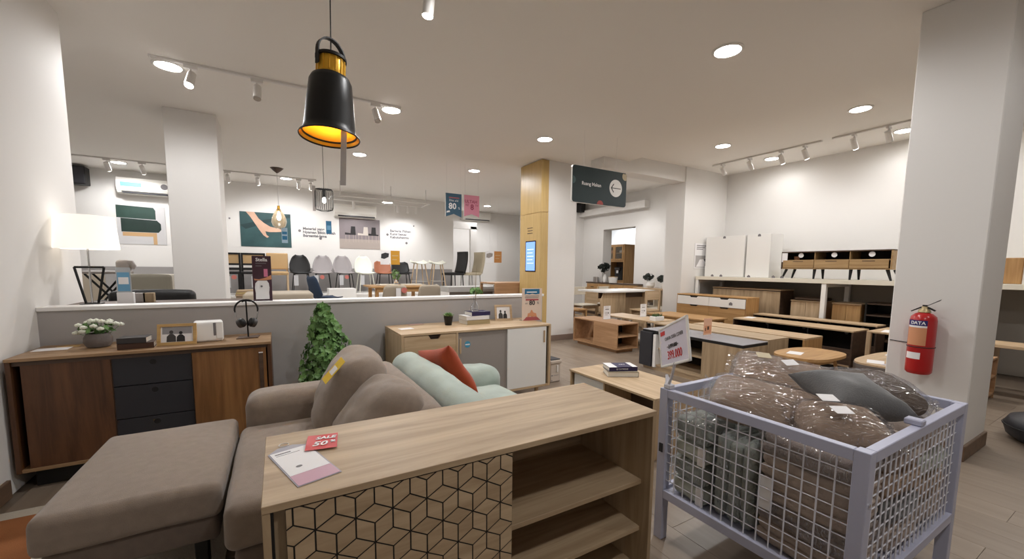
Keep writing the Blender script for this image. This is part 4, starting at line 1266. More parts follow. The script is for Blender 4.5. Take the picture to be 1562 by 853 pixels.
for i, (x, y, r_) in enumerate(((4.74, 1.47, .3), (4.72, 1.33, -.2), (5.3, 1.5, .1))):
    solo('price_leaflet', MB().box(-.09, .09, -.06, .06, 0, .0015), (PAPER, mat('leaflet_lilac', (196, 188, 196), .6), PAPER)[i], ('white leaflet on the grey rimmed table nearest the oval table', 'lilac leaflet on the corner of the grey rimmed table', 'white leaflet on the far end of the grey rimmed table')[i], 'paper', (x, y, .425), r_)
t = thing('slatted_table', 'oak table with slatted side and dark drawer in front of the wall shelf', 'coffee table', (5.82, 1.55, 0))
part('table_top', MB().box(0, .7, 0, .36, .56, .58, .003), OAKX, t)
for k in range(6): part('slat', MB().box(.02, .2, 0, .012, .22+.05*k, .245+.05*k), OAKX, t)
part('drawer', MB().box(.24, .68, .01, .03, .42, .54, .002), DKWX, t)
part('lower_shelf', MB().box(.02, .68, .02, .34, .2, .215), OAKX, t)
for x in (.0, .66):
    for y in (.0, .32): part('leg', MB().box(x, x+.04, y, y+.04, 0, .56, .002), OAKZ, t)
solo('price_leaflet', MB().box(-.13, .13, -.08, .08, 0, .002), PAPER, 'white leaflet on the slatted oak table', 'paper', (6.0, 1.74, .58), .15)

# ------------------------------------------------------------------ long white wall shelf and what stands on it
t = place('wall_shelf', 'long white display shelf on square posts along the right wall', 6.92, 4.93, 'shelf')
SL = 5.2
part('shelf_board', MB().box(0, SL, 0, .86, 1.075, 1.135, .002), mat('shelf_cream', (228, 222, 206), .5), t)
for x in (0, 2.08, 4.2):
    part('post', MB().box(x, x+.06, .01, .07, 0, 1.075, .002), LACQ, t)
    part('post', MB().box(x, x+.06, .78, .84, 0, 1.075, .002), LACQ, t)
    part('cross_rail', MB().box(x+.01, x+.05, .07, .78, 1.02, 1.075), LACQ, t)
part('back_board', MB().box(.0, SL, .85, .86, .0, 1.075), mat('back_greige', (150, 142, 132), .7), t)
ST = 1.135
for lab, y0, y1 in (('wide white lacquer wall cabinet standing on the display shelf beside the pier', 4.88, 4.13), ('narrow white lacquer wall cabinet standing between the wide one and the console', 4.10, 3.70)):
    c = thing('wall_cabinet', lab, 'cabinet', (7.12, y0, ST), -PI/2)
    W_ = y0-y1
    part('carcass', MB().box(0, W_, .018, .38, 0, .74, .002), LACG if False else LACQ, c)
    part('door', MB().box(.002, W_-.002, 0, .016, .002, .738, .002), LACQ, c)
    part('sticker', MB().prism([(W_*.45, .70), (W_*.45+.05, .70), (W_*.45+.05, .73), (W_*.45+.025, .745), (W_*.45, .73)], -.0015, 0, 'y'), INKG, c)
for i, y in enumerate((4.62, 4.45, 3.95, 3.55, 3.42)):
    c = thing('price_clip', ('small dark price clip standing on the front edge of the display shelf'), 'price tag', (6.97, y, ST), -PI/2, 'price clips on the display shelf')
    part('clip', MB().prism([(-.025, 0), (.025, 0), (.025, .025), (0, .045), (-.025, .025)], 0, .006, 'y'), INKG, c)
    part('foot', MB().box(-.03, .03, -.01, .03, 0, .003), PAPER, c)
# media console on hairpin legs
c = thing('media_console', 'brown oak media console with three drawers and black legs on the display shelf', 'media cabinet', (7.0, 3.46, ST), -PI/2)
W_ = 1.36
CON = wood('console_oak', (178, 148, 104), (150, 118, 78), 'x')
part('top_panel', MB().box(0, W_, 0, .38, .405, .42, .001), DKWX, c)
part('side_panel', MB().box(0, .02, 0, .38, .15, .405, .001), DKWX, c)
part('side_panel', MB().box(W_-.02, W_, 0, .38, .15, .42, .001), CON, c)
part('bottom_panel', MB().box(.02, W_-.02, 0, .38, .15, .165), CON, c)
part('middle_shelf', MB().box(.02, W_-.02, .01, .37, .28, .292), CON, c)
part('back_panel', MB().box(.02, W_-.02, .365, .38, .165, .405), DARKIN, c)
for k in range(3):
    x0 = .03+k*(W_-.06)/3; x1 = x0+(W_-.06)/3-.006
    d = part('drawer', MB().box(x0, x1, -.008, .01, .168, .285, .0015), CON, c)
    part('drawer_grip', MB().box((x0+x1)/2-.07, (x0+x1)/2+.07, -.01, -.0075, .262, .272), DKWX, d)
    part('white_disc', sm().cyl(((x0+x1)/2+.02, .03, .36), ((x0+x1)/2+.02, .034, .36), .036, n=18), PAPER, c)
    part('disc_thread', sm().cyl(((x0+x1)/2+.02, .032, .39), ((x0+x1)/2+.02, .032, .406), .0015, n=5), PAPER, c)
    if k: part('divider', MB().box(x0-.008, x0, .01, .36, .292, .405), CON, c)
part('hang_label', MB().box(.01, .09, -.006, -.003, .26, .40), PAPER, c)
part('red_cup', sm().cyl((.13, .2, .292), (.13, .2, .35), .035, .04, 14), ORNG, c)
for x, dx in ((.06, -.05), (.45, 0), (.9, 0), (W_-.06, .05)):
    part('leg', sm().cyl((x, .06, .15), (x+dx, .04, 0), .022, .012, 10), BLACK, c)
    part('leg', sm().cyl((x, .32, .15), (x+dx, .34, 0), .022, .012, 10), BLACK, c)
# poster card beside the cabinets
a = at(1061, 371, Y=4.935); b = at(1085, 410, Y=4.935)
c = thing('wall_card', 'white card with a photo of a resting person fixed on the pier above the shelf', 'poster', (a.x, 4.945, b.z))
w_, h_ = b.x-a.x, a.z-b.z
part('sheet', MB().box(0, w_, -.003, 0, 0, h_), PAPER, c)
card('print_photo', rect(w_*.06, w_*.94, h_*.05, h_*.52), mat('photo_grey', (172, 168, 166), .6), c, -.0032)
card('printed_figure', [(w_*.1, h_*.07), (w_*.75, h_*.07), (w_*.7, h_*.2), (w_*.5, h_*.38), (w_*.3, h_*.36), (w_*.2, h_*.2)], PAPER, c, -.0043)
card('printed_shadow', [(w_*.6, h_*.1), (w_*.92, h_*.08), (w_*.9, h_*.32), (w_*.7, h_*.42), (w_*.55, h_*.36), (w_*.62, h_*.25)], CHAR, c, -.0053)
for k in range(3): card('print_line', rect(w_*.1, w_*(.7-.12*k), h_*(.9-.07*k), h_*(.93-.07*k)), INKG, c, -.0032)
# cabinets stored under the shelf
for lab, y0, y1, x, H_, mm in (('tall greyish oak cabinet stored under the display shelf behind the drawer sideboard', 4.62, 3.45, 7.02, .93, SONZ),
                               ('oak cabinet with dark blanket on top under the display shelf', 3.32, 2.90, 7.1, .78, OAKZ),
                               ('oak cabinet under the display shelf between the post and the dark rack', 2.76, 2.42, 7.1, .78, WARMZ)):
    c = place('stored_cabinet', lab, x, y0)
    W_ = y0-y1
    part('carcass', MB().box(0, W_, .018, .42, .0, H_, .002), DKWX if mm is SONZ else mm, c)
    for k in range(2): part('door', MB().box(W_*k/2+.002, W_*(k+1)/2-.002, 0, .018, .06, H_-.015, .001), mm, c)
    part('top_panel', MB().box(-.005, W_+.005, -.005, .425, H_, H_+.016, .002), SONX, c)
    if 'blanket' in lab: part('dark_cover', sm().soft(.02, W_-.02, .05, .4, H_+.016, H_+.06, .02, .01, 4), DKWX, c)
c = place('dark_rack', 'dark wooden rack with shelves under the display shelf beside the column', 7.12, 2.38, 'shelf')
part('frame', MB().box(0, .02, 0, .4, 0, .82).box(.88, .9, 0, .4, 0, .82).box(.02, .88, .385, .4, 0, .82), BLACK, c)
for z in (.1, .3, .48, .64, .80): part('shelf', MB().box(.02, .88, 0, .385, z, z+.02), DKWX, c)
# beyond the right column
c = thing('oak_crate', 'plain oak cabinet standing on the display shelf beyond the right column', 'cabinet', (7.05, 1.16, ST), -PI/2)
part('carcass', MB().box(0, .14, 0, .3, 0, .29, .002), WARMZ, c)
part('pale_side', MB().box(.14, .17, 0, .3, 0, .29, .002), LACQ, c)
part('front', MB().box(.004, .136, -.014, 0, .004, .286, .002), WARMZ, c)
t = place('bench_table', 'long oak bench table beyond the right column in front of the shelf', 6.3, 1.42, 'table')
part('table_top', MB().box(0, 1.3, 0, .4, .50, .53, .002), OAKX, t)
for x in (.3, 1.2): part('leg', MB().box(x, x+.07, .03, .37, 0, .50, .002), OAKZ, t)
part('dark_box', MB().box(.05, .2, .1, .35, .0, .3, .004), BLACK, t)
t = place('open_cabinet', 'low open oak cabinet end beyond the right column', 5.7, 1.12, 'cabinet')
part('top_panel', MB().box(0, .14, 0, .5, .40, .42, .001), MOKX, t)
for z in (.04, .22): part('shelf', MB().box(0, .14, .02, .5, z, z+.018), MOKX, t)
part('side_panel', MB().box(0, .015, 0, .5, 0, .40), MOKX, t); part('back_panel', MB().box(0, .14, .485, .5, 0, .4), MOKX, t)
t = thing('pouf', 'dark grey round pouf on the floor beyond the right column', 'pouf', (4.88, .42, 0))
part('cushion', sm().lathe([(0, 0), (.22, 0), (.27, .04), (.29, .11), (.26, .17), (.18, .2), (0, .21)], n=30, ends=False), CHAR, t)
part('piping', sm().tube([(.288*math.cos(2*PI*k/30), .288*math.sin(2*PI*k/30), .11) for k in range(30)], .006, 6, True), BLACK, t)

# ------------------------------------------------------------------ dining display behind the middle column
t = thing('dining_table', 'long dining table with white top and oak slab legs behind the price cards', 'table', (5.55, 5.95, 0))
part('table_top', MB().box(0, 1.45, 0, .80, .78, .815, .004), LACQ, t)
part('slab_leg', MB().prism([(.10, 0), (.42, 0), (.42, .78), (.10, .78), (.02, .60)][::1], .1, .13, 'y'), OAKZ, t)
part('slab_leg', MB().box(.42, .72, .12, .15, 0, .78, .002), SONZ, t)
part('slab_leg', MB().box(1.3, 1.34, .08, .7, 0, .78, .002), OAKZ, t)
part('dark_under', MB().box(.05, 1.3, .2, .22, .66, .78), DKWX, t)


def wood_chair(x, y, rz, label, z=0.0, mm=OAKZ, seatm=OAKX, group=None, tagc=None):
    c = thing('dining_chair', label, 'chair', (x, y, z), rz, group)
    part('seat', MB().box(-.21, .21, -.21, .2, .43, .46, .006), seatm, c)
    for sx in (-1, 1):
        part('front_leg', MB().box(sx*.19-.018, sx*.19+.018, -.2, -.164, 0, .43, .003), mm, c)
        part('back_leg', MB().box(sx*.19-.018, sx*.19+.018, .17, .206, 0, .84, .003), mm, c)
        part('stretcher', MB().box(sx*.19-.01, sx*.19+.01, -.164, .17, .2, .23), mm, c)
    part('back_rail', MB().box(-.172, .172, .178, .198, .66, .84, .004), seatm, c)
    part('apron', MB().box(-.172, .172, -.2, -.18, .37, .43), mm, c)
    part('apron', MB().box(-.172, .172, .18, .2, .37, .43), mm, c)
    return c


gd_ = 'pale wooden chairs around the dining display'
CRM = mat('chair_cream', (226, 216, 198), .6)
wood_chair(6.35, 5.62, PI, 'pale oak chair tucked at the end of the long dining table', 0, OAKZ, OAKX, gd_)
wood_chair(6.84, 5.66, PI+.15, 'cream seated chair with paper on its seat beside the long dining table', 0, OAKZ, CRM, gd_)
wood_chair(6.0, 7.05, 0, 'pale chair on the far side of the long dining table', 0, OAKZ, CRM, gd_)
wood_chair(6.75, 7.05, .1, 'second pale chair on the far side of the long dining table near the doorway', 0, OAKZ, CRM, gd_)
wood_chair(5.1, 6.35, PI/2, 'honey oak chair at the column end of the long dining table', 0, WARMZ, WARMX, gd_)
t = thing('buffet', 'low buffet with dark top and drawers in front of the doorway wall', 'sideboard', (7.45, 8.7, 0), -PI/2)
part('top_panel', MB().box(0, 1.9, -.02, .14, .87, .90, .002), DKWX, t)
part('carcass', MB().box(0.02, 1.88, 0, .14, .1, .87, .002), OAKX, t)
for k in range(4):
    d = part('drawer', MB().box(.04+k*.46, .48+k*.46, -.014, 0, .68, .85, .002), WARMX, t)
    part('handle', MB().box(.2+k*.46, .32+k*.46, -.02, -.014, .76, .775), BLACK, d)
    part('door', MB().box(.04+k*.46, .48+k*.46, -.014, 0, .14, .66, .002), OAKX, t)
part('plinth', MB().box(.04, 1.86, .02, .12, 0, .1), DKWX, t)
t = thing('leaf_vase', 'white vase with large dark leaf on the buffet', 'vase', (7.52, 8.05, .90))
part('vase', sm().lathe([(0, 0), (.04, 0), (.055, .05), (.05, .14), (.028, .2), (.032, .22), (.02, .2)], n=18, ends=False), LACQ, t)
m = MB(); leaf_cluster(m, (-.02, 0, .40), 60, (.15, .12, .11), .09, .2)
part('leaves', m, mat('leaf_dark', (34, 42, 36), .5), t, stuff=True)
part('stem', sm().cyl((0, 0, .1), (-.02, 0, .4), .006, n=6), DKWX, t)
for i, (y, h_) in enumerate(((8.42, .14), (8.33, .14))):
    solo('canister', sm().lathe([(0, 0), (.04, 0), (.04, h_), (.035, h_), (.035, .02), (0, .02)], n=16, ends=False), LACG, ('grey canister on the buffet beside the column', 'grey canister on the buffet beside the leaf vase')[i], 'canister', (7.5, y, .90))
t = thing('basket', 'small white basket on the buffet below the doorway', 'basket', (7.5, 7.72, .90))
part('body', sm().lathe([(0, 0), (.10, 0), (.12, .15), (.105, .15), (.09, .015), (0, .015)], n=18, ends=False), LACQ, t)
part('rim', sm().tube([(.115*math.cos(2*PI*k/20), .115*math.sin(2*PI*k/20), .15) for k in range(20)], .008, 6, True), OAKX, t)
# hutch beyond the doorway
t = thing('hutch_cabinet', 'tall oak hutch with glass doors and dark niche beyond the doorway', 'cabinet', (8.35, 8.95, 0), -PI/2)
W_, D_ = .76, .46
part('side_panel', MB().box(0, .03, 0, D_, 0, 1.95, .002), WARMZ, t); part('side_panel', MB().box(W_-.03, W_, 0, D_, 0, 1.95, .002), WARMZ, t)
part('top_panel', MB().box(.03, W_-.03, 0, D_, 1.92, 1.95), WARMX, t); part('back_panel', MB().box(.03, W_-.03, D_-.02, D_, 0, 1.92), DKWX, t)
part('middle_board', MB().box(.03, W_-.03, 0, D_-.02, 1.46, 1.50), WARMX, t); part('counter_board', MB().box(.03, W_-.03, 0, D_-.02, .9, .94), WARMX, t)
part('lower_door', MB().box(.03, W_-.03, 0, .02, .08, .9), WARMX, t)
for k in range(2):
    x0 = .03+k*(W_-.06)/2; x1 = x0+(W_-.06)/2-.004
    d = part('door', MB().box(x0, x0+.045, -.016, 0, 1.5, 1.93).box(x1-.045, x1, -.016, 0, 1.5, 1.93).box(x0+.045, x1-.045, -.016, 0, 1.5, 1.55).box(x0+.045, x1-.045, -.016, 0, 1.88, 1.93), WARMZ, t)
    part('pane', MB().box(x0+.045, x1-.045, -.009, -.006, 1.55, 1.88), mat('pane_glass', (150, 140, 125), .05, alpha=.25), d)
part('shelf', MB().box(.03, W_-.03, .02, D_-.02, 1.70, 1.72), WARMX, t)
part('crockery', sm().lathe([(0, 1.72), (.05, 1.72), (.06, 1.78), (0, 1.8)], (.5, .15, 0), 14, False).lathe([(0, 1.72), (.05, 1.72), (.06, 1.78), (0, 1.8)], (.62, .15, 0), 14, False), LACQ, t)
part('red_box', MB().box(.1, .2, .1, .18, 1.72, 1.80), ORNG, t)
t = thing('coffee_machine', 'dark coffee machine in the niche of the oak hutch', 'appliance', (8.45, 8.6, .94), -PI/2)
part('body', MB().box(-.05, .25, .0, .25, 0, .38, .01), BLACK, t); part('front_plate', MB().box(0, .2, -.06, 0, .28, .36, .01), GREYB, t); part('spout', MB().box(.06, .14, -.04, 0, .2, .28), CHROME, t)
# white cabinets with plants by the pier
t = thing('cream_cabinet', 'cream and oak cubby cabinet against the dining wall beside the pier', 'cabinet', (7.2, 6.75, 0), -PI/2)
W_, D_ = 1.3, .38
part('top_panel', MB().box(0, W_, 0, D_, .80, .83, .002), OAKX, t)
for x in (0, .60, 1.27): part('upright', MB().box(x, x+.03, 0, D_, .0, .80, .002), CRM, t)
part('back_panel', MB().box(.03, W_-.03, D_-.015, D_, .05, .80), SONX, t)
for x0, x1 in ((.03, .60), (.63, 1.27)):
    part('shelf', MB().box(x0, x1, .01, D_-.015, .42, .44), CRM, t)
part('door', MB().box(.63, 1.27, -.014, 0, .04, .41, .002), CRM, t)
part('bottom_panel', MB().box(.03, 1.27, .01, D_-.015, .03, .05), CRM, t)
part('white_bowl', sm().lathe([(0, .44), (.05, .44), (.12, .53), (.11, .535), (.05, .455), (0, .455)], (.98, .16, 0), 18, False), LACQ, t)
part('small_box', MB().box(.2, .42, .1, .3, .44, .5), LACG, t)
for i, (y, dx) in enumerate(((6.38, 0), (6.0, .02))):
    t = thing('round_vase', ('round white vase with dark leaves on the cream cabinet', 'small white vase with low dark leaves on the cream cabinet')[i], 'vase', (7.36+dx, y, .83))
    part('vase', sm().lathe([(0, 0), (.05, 0), (.10-.02*i, .06), (.09-.02*i, .14), (.04, .18-.02*i), (.03, .16)], n=18, ends=False), LACQ, t)
    m = MB(); leaf_cluster(m, (-.03, .04, .25-.03*i), 45, (.11, .1, .08), .07, .1)
    part('leaves', m, mat('leaf_dark', (34, 42, 36), .5), t, stuff=True)
solo('wall_speaker', MB().box(-.09, .09, -.1, .08, -.13, .13, .012), BLACK, 'small black wall speaker below the hanging direction sign', 'speaker', (at(886, 317, Y=8.93).x, 8.93, at(886, 317, Y=8.93).z))

# ------------------------------------------------------------------ wooden cladding with screen on the middle column
cl = struct('trim_column_cladding', MB().box(3.795, 3.93, 5.605, 6.25, 0, CEIL-.01), WARMZ)
zs = at(812, 326, X=3.79).z
for nm, z0, z1 in (('panel', 0, .8), ('panel', .804, zs-.003), ('panel', zs+.003, CEIL-.012)):
    part(nm, MB().box(3.785, 3.795, 5.60, 6.25, z0, z1, .001), PANELZ, cl)
    part(nm, MB().box(3.785, 3.93, 5.595, 5.605, z0, z1, .001), PANELZ, cl)
a = at(803, 370, X=3.785); b = at(816, 413, X=3.785)
scn = thing('wall_screen', 'upright blue display screen set in the wooden column cladding', 'screen', (3.784, a.y, b.z), -PI/2)
w_, h_ = a.y-b.y, a.z-b.z
part('bezel', MB().box(-.02, w_+.02, -.006, 0, -.02, h_+.02, .003), BLACK, scn)
part('display', MB().box(0, w_, -.0075, -.006, 0, h_), glow('screen_blue', (.14, .24, .62), .9), scn)
for k in range(5): card('screen_line', rect(w_*.15, w_*(.85-.1*(k % 2)), h_*(.25+.12*k), h_*(.27+.12*k)), glow('screen_pale', (.5, .6, .9), .9), scn, -.0078)
a = at(803, 352, X=3.785)
wt = thing('wall_lettering', 'small dark lettering lines above the blue screen on the wooden cladding', 'lettering', (3.7845, a.y, a.z), -PI/2)
for k in range(3): part('line', MB().box(.03+.02*(k % 2), .2, -.002, 0, .03-k*.045, .04-k*.045), DKWX, wt)

# ------------------------------------------------------------------ posters and lettering on the back wall
BY_ = 10.598


def poster(name, label, u0, v0, u1, v1, back):
    a = at(u0, v0, Y=BY_); b = at(u1, v1, Y=BY_)
    t = thing(name, label, 'poster', (a.x, BY_, b.z))
    w_, h_ = b.x-a.x, a.z-b.z
    part('print_ground', MB().box(0, w_, -.006, 0, 0, h_), back, t)
    return t, w_, h_


TEAL = mat('print_teal', (52, 82, 84), .5, var=.25, vscale=3)
t, w_, h_ = poster('hand_poster', 'large poster of a hand stroking teal fabric on the back wall', 365, 322, 445, 378, TEAL)
SKIN = mat('print_skin', (212, 172, 148), .5, var=.08, vscale=5)
card('printed_fold', [(0, h_*.62), (w_*.5, h_*.8), (w_, h_*.98), (w_, h_*.9), (w_*.6, h_*.74), (w_*.1, h_*.5)], mat('print_teal_dark', (36, 60, 62), .5), t, -.0062)
card('printed_hand', [(w_*.12, h_), (w_*.28, h_), (w_*.36, h_*.82), (w_*.46, h_*.70), (w_*.58, h_*.60), (w_*.72, h_*.56), (w_*.84, h_*.52), (w_*.86, h_*.47), (w_*.7, h_*.45), (w_*.56, h_*.44), (w_*.48, h_*.46), (w_*.5, h_*.36), (w_*.55, h_*.30), (w_*.51, h_*.27), (w_*.44, h_*.34), (w_*.36, h_*.5), (w_*.28, h_*.68), (w_*.2, h_*.86)], SKIN, t, -.0075, .001)
t, w_, h_ = poster('chair_poster', 'poster showing three chairs on a mauve grey ground', 517, 332, 580, 381, mat('print_mauve', (134, 124, 126), .5, var=.1, vscale=2))
card('printed_floor', rect(0, w_, 0, h_*.32), mat('print_sand', (168, 156, 148), .5), t, -.0062)
for x, c in ((.13, INK), (.44, mat('print_cream', (206, 196, 186), .5)), (.70, INK)):
    f = 1 if x < .6 else -1
    xb = x+.13 if x < .6 else x+.07
    card('printed_chair', [(w_*xb, h_*.48), (w_*(xb+.13), h_*.48), (w_*(xb+.12), h_*.74), (w_*(xb+.02), h_*.74)], c, t, -.0075)
    card('printed_chair', [(w_*x, h_*.46), (w_*(x+.26), h_*.46), (w_*(x+.26), h_*.5), (w_*x, h_*.53)], c, t, -.0086)
    for q in (.02, .1, .2, .26): card('printed_leg', rect(w_*(x+q)-.004, w_*(x+q)+.004, h_*.22, h_*.46), mat('print_leg', (186, 170, 160), .5), t, -.0075)
t, w_, h_ = poster('sofa_poster', 'poster of a green upholstered seat with oak leg near the air conditioner', 176, 312, 255, 374, mat('print_pale', (200, 198, 198), .5))
GRN = mat('print_deepgreen', (42, 66, 58), .5, var=.2, vscale=4)
card('printed_back', [(0, h_*.68), (w_*.80, h_*.66), (w_*.8, h_*.9), (w_*.76, h_*.97), (0, h_)], GRN, t, -.0062)
card('printed_seat', [(w_*.08, h_*.32), (w_*.84, h_*.32), (w_*.9, h_*.4), (w_*.9, h_*.55), (w_*.82, h_*.64), (w_*.08, h_*.67)], mat('print_deepgreen2', (34, 52, 46), .5, var=.2, vscale=4), t, -.0074)
card('printed_rail', rect(w_*.1, w_*.80, h_*.21, h_*.31), mat('print_oak', (196, 160, 116), .5), t, -.0062); card('printed_leg', rect(w_*.72, w_*.80, 0, h_*.21), mat('print_oak', (196, 160, 116), .5), t, -.0062)


def wall_text(label, s, u, v, size):
    p = at(u, v, Y=10.6)
    t = thing('wall_lettering', label, 'lettering', (p.x, 10.599, p.z))
    text('letters', s, size, mat('letter_grey', (110, 108, 112), .6), t, (0, -.001, 0), align='LEFT', bold=.003)
    return t


wall_text('grey lettering Material yang between the two posters', 'Material yang\nNyaman Bikin Betah\nBersantai-lama', 462, 354, .085)
wall_text('grey lettering Berbagai Pilihan beside the chair poster', 'Berbagai Pilihan\nKursi Sesuai\nKebutuhanmu', 595, 357, .085)
for i, (u, v) in enumerate(((457, 352), (489, 364), (591, 358), (620, 371), (350, 333), (631, 345))):
    p = at(u, v, Y=10.6)
    solo('wall_dot', sm().cyl((0, 0, 0), (0, -.006, 0), .03 if i < 4 else .018, n=16), INKG, 'small round grey dot beside the wall lettering', 'wall dot', (p.x, 10.599, p.z), 0, 'grey dots around the wall lettering')

# ------------------------------------------------------------------ air conditioners and speaker
ACW = mat('ac_white', (236, 233, 226), .4)


def aircon(label, x, y, z, w_=.95, sticker=False):
    t = thing('air_conditioner', label, 'air conditioner', (x, y, z))
    prof = [(0, 0), (0, .29), (-.17, .30), (-.21, .24), (-.215, .10), (-.17, .02), (-.1, 0)]
    part('housing', MB().prism([(a, b) for a, b in prof], -w_/2, w_/2, 'x'), ACW, t)
    part('outlet', MB().box(-w_*.42, w_*.46, -.205, -.15, .012, .045), CHAR, t)
    part('louvre', MB().prism([(-.225, .052), (-.16, .012), (-.155, .016), (-.218, .06)], -w_*.43, w_*.46, 'x'), ACW, t)
    if sticker:
        part('energy_label', MB().box(-w_*.44, -w_*.14, -.2175, -.2155, .13, .21), SKYB, t)
        part('round_label', sm().cyl((w_*.2, -.2155, .17), (w_*.2, -.218, .17), .055, n=18), INKG, t)
    return t


p = at(220, 285, Y=10.4)
aircon('air conditioner with blue labels on the back wall above the green seat poster', p.x+.1, 10.6, p.z-.15, 1.0, True)
p = at(543, 325, Y=10.4)
aircon('plain white air conditioner above the chair poster', p.x, 10.6, p.z-.11, .95)
p = at(728, 331, Y=12.4)
aircon('air conditioner in the alcove behind the pink pennant', p.x, 12.6, p.z-.12, 1.0)
p = at(120, 269, Y=10.5)
t = thing('wall_speaker', 'black box speaker high on the back wall left of the air conditioner', 'speaker', (p.x, 10.6, p.z))
part('cabinet', MB().box(-.14, .14, -.28, -.06, -.16, .16, .01), BLACK, t)
part('grille', MB().box(-.125, .125, -.287, -.28, -.145, .145, .003), CHAR, t)
part('bracket', MB().box(-.03, .03, -.06, 0, -.05, .05), BLACKM, t)

# ------------------------------------------------------------------ platforms
PZ = .65
t = thing('chair_platform', 'long white raised platform carrying the row of chairs along the back wall', 'platform', (-3.2, 9.55, 0))
part('deck', MB().box(0, 7.9, 0, 1.02, PZ-.05, PZ-.004, .004), LACQ, t)
part('front_panel', MB().box(0, 7.9, .02, .04, 0, PZ-.05), LACQ, t)
struct('trim_3', MB().box(-3.2, 4.2, 10.57, 10.6, PZ, PZ+.55), mat('backboard_grey', (150, 146, 144), .7))
t = thing('floor_platform', 'low white platform carrying the dining tables behind the partition', 'platform', (.2, 7.2, 0))
part('deck', MB().box(0, 3.9, 0, 1.9, .12, .15, .003), LACQ, t)
part('kick', MB().box(.05, 3.85, .05, 1.85, 0, .12), LACG, t)

# chairs on the platform ------------------------------------------------------


def shell_chair(name, label, x, y, z, shell, legm, rz=0.0, h=.39, wtop=.55, group=None, taglab=True, wseat=.207):
    c = thing(name, label, 'chair', (x, y, z), rz, group)

    def fn(u, v):
        s_ = (u-.5)*2
        if v < .45:
            q = v/.45; py = -.21+.38*q; pz = .445-.012*math.sin(q*PI); w_ = wseat*(.9+.1*math.sin(q*PI))
        else:
            q = (v-.45)/.55
            py = .17+.03*math.sin(q*PI/2)+.07*q; pz = .445+h*q*(.9+.1*q)-.0
            w_ = wseat*(1-(1-wtop)*max(0, (q-.35)/.65)**1.6)
            if q > .82: w_ *= math.sqrt(max(.02, 1-((q-.82)/.18)**2*.6))
        lift = .035*abs(s_)**3*(1-abs(v-.45))
        fw_ = -.035*abs(s_)**2.5*(1 if v > .45 else 0)
        return Vector((s_*w_, py+fw_, pz+lift))
    o = part('shell', sm().grid(fn, 12, 16), shell, c)
    md = o.modifiers.new('thickness', 'SOLIDIFY'); md.thickness = .014; md.offset = 0
    for sx in (-1, 1):
        part('leg', sm().cyl((sx*.13, -.13, .43), (sx*.175, -.19, 0), .011, .008, 8), legm, c)
        part('leg', sm().cyl((sx*.13, .12, .43), (sx*.175, .2, 0), .011, .008, 8), legm, c)
    part('under_frame', MB().box(-.14, .14, -.14, .13, .42, .435), legm, c)
    if taglab:
        part('price_tag', MB().box(-.16, -.075, -.232, -.230, .18, .40), mat('tag_grey', (204, 204, 206), .4), c)
        if taglab == 2: part('round_tag', sm().cyl((.0, -.231, .36), (.0, -.233, .36), .045, n=14), mat('tag_coral', (206, 120, 110), .5), c)
    return c


GREYC = mat('shell_grey', (158, 152, 152), .6)
WHC = mat('shell_white', (240, 240, 226), .4)
TANL = mat('tan_leather', (166, 104, 74), .5)
gch = 'chairs lined up on the white platform'
CY_ = 10.0
shell_chair('shell_chair', 'black shell chair between the tan wooden chair and a grey shell chair', .44, CY_, PZ, BLACK, BLACKM, .05, group=gch)
shell_chair('shell_chair', 'grey shell chair next to the black shell chair', .87, CY_, PZ, GREYC, BLACKM, -.12, group=gch, taglab=2)
shell_chair('shell_chair', 'grey shell chair next to the white shell chair', 1.33, CY_, PZ, GREYC, BLACKM, .08, group=gch, taglab=2)
shell_chair('shell_chair', 'white shell chair next to the tan leather chair', 1.79, CY_, PZ, WHC, WHC, .05, group=gch)
shell_chair('leather_chair', 'tan leather low back chair on the platform', 2.23, CY_, PZ, TANL, BLACKM, 0, .28, .92, gch, 0, .2)
shell_chair('plywood_chair', 'black low back chair next to the tan leather chair', 2.66, CY_, PZ, BLACK, BLACKM, 0, .27, .92, gch, 0, .22)


def frame_chair(x, label, seatm, fr):
    c = thing('frame_chair', label, 'chair', (x, CY_, PZ), 0, gch)
    part('seat', MB().box(-.21, .21, -.22, .2, .42, .47, .01), seatm if fr is not BLACK else BLACK, c)
    for sx in (-1, 1):
        part('front_leg', MB().box(sx*.2-.018, sx*.2+.018, -.215, -.18, 0, .42, .003), fr, c)
        part('back_leg', MB().box(sx*.2-.018, sx*.2+.018, .18, .215, 0, .86, .003), fr, c)
    part('back_frame', MB().box(-.182, .182, .185, .21, .82, .86).box(-.182, .182, .185, .21, .6, .64), fr, c)
    part('back_panel', MB().box(-.182, .182, .192, .202, .64, .82), seatm, c)
    part('lower_rail', MB().box(-.182, .182, .185, .205, .50, .55), fr, c)
    part('price_tag', MB().box(-.03, .06, -.225, -.222, .15, .38), mat('tag_grey', (204, 204, 206), .4), c)
    part('round_tag', sm().cyl((.12, -.222, .36), (.12, -.225, .36), .045, n=14), mat('tag_coral', (206, 120, 110), .5), c)
    return c


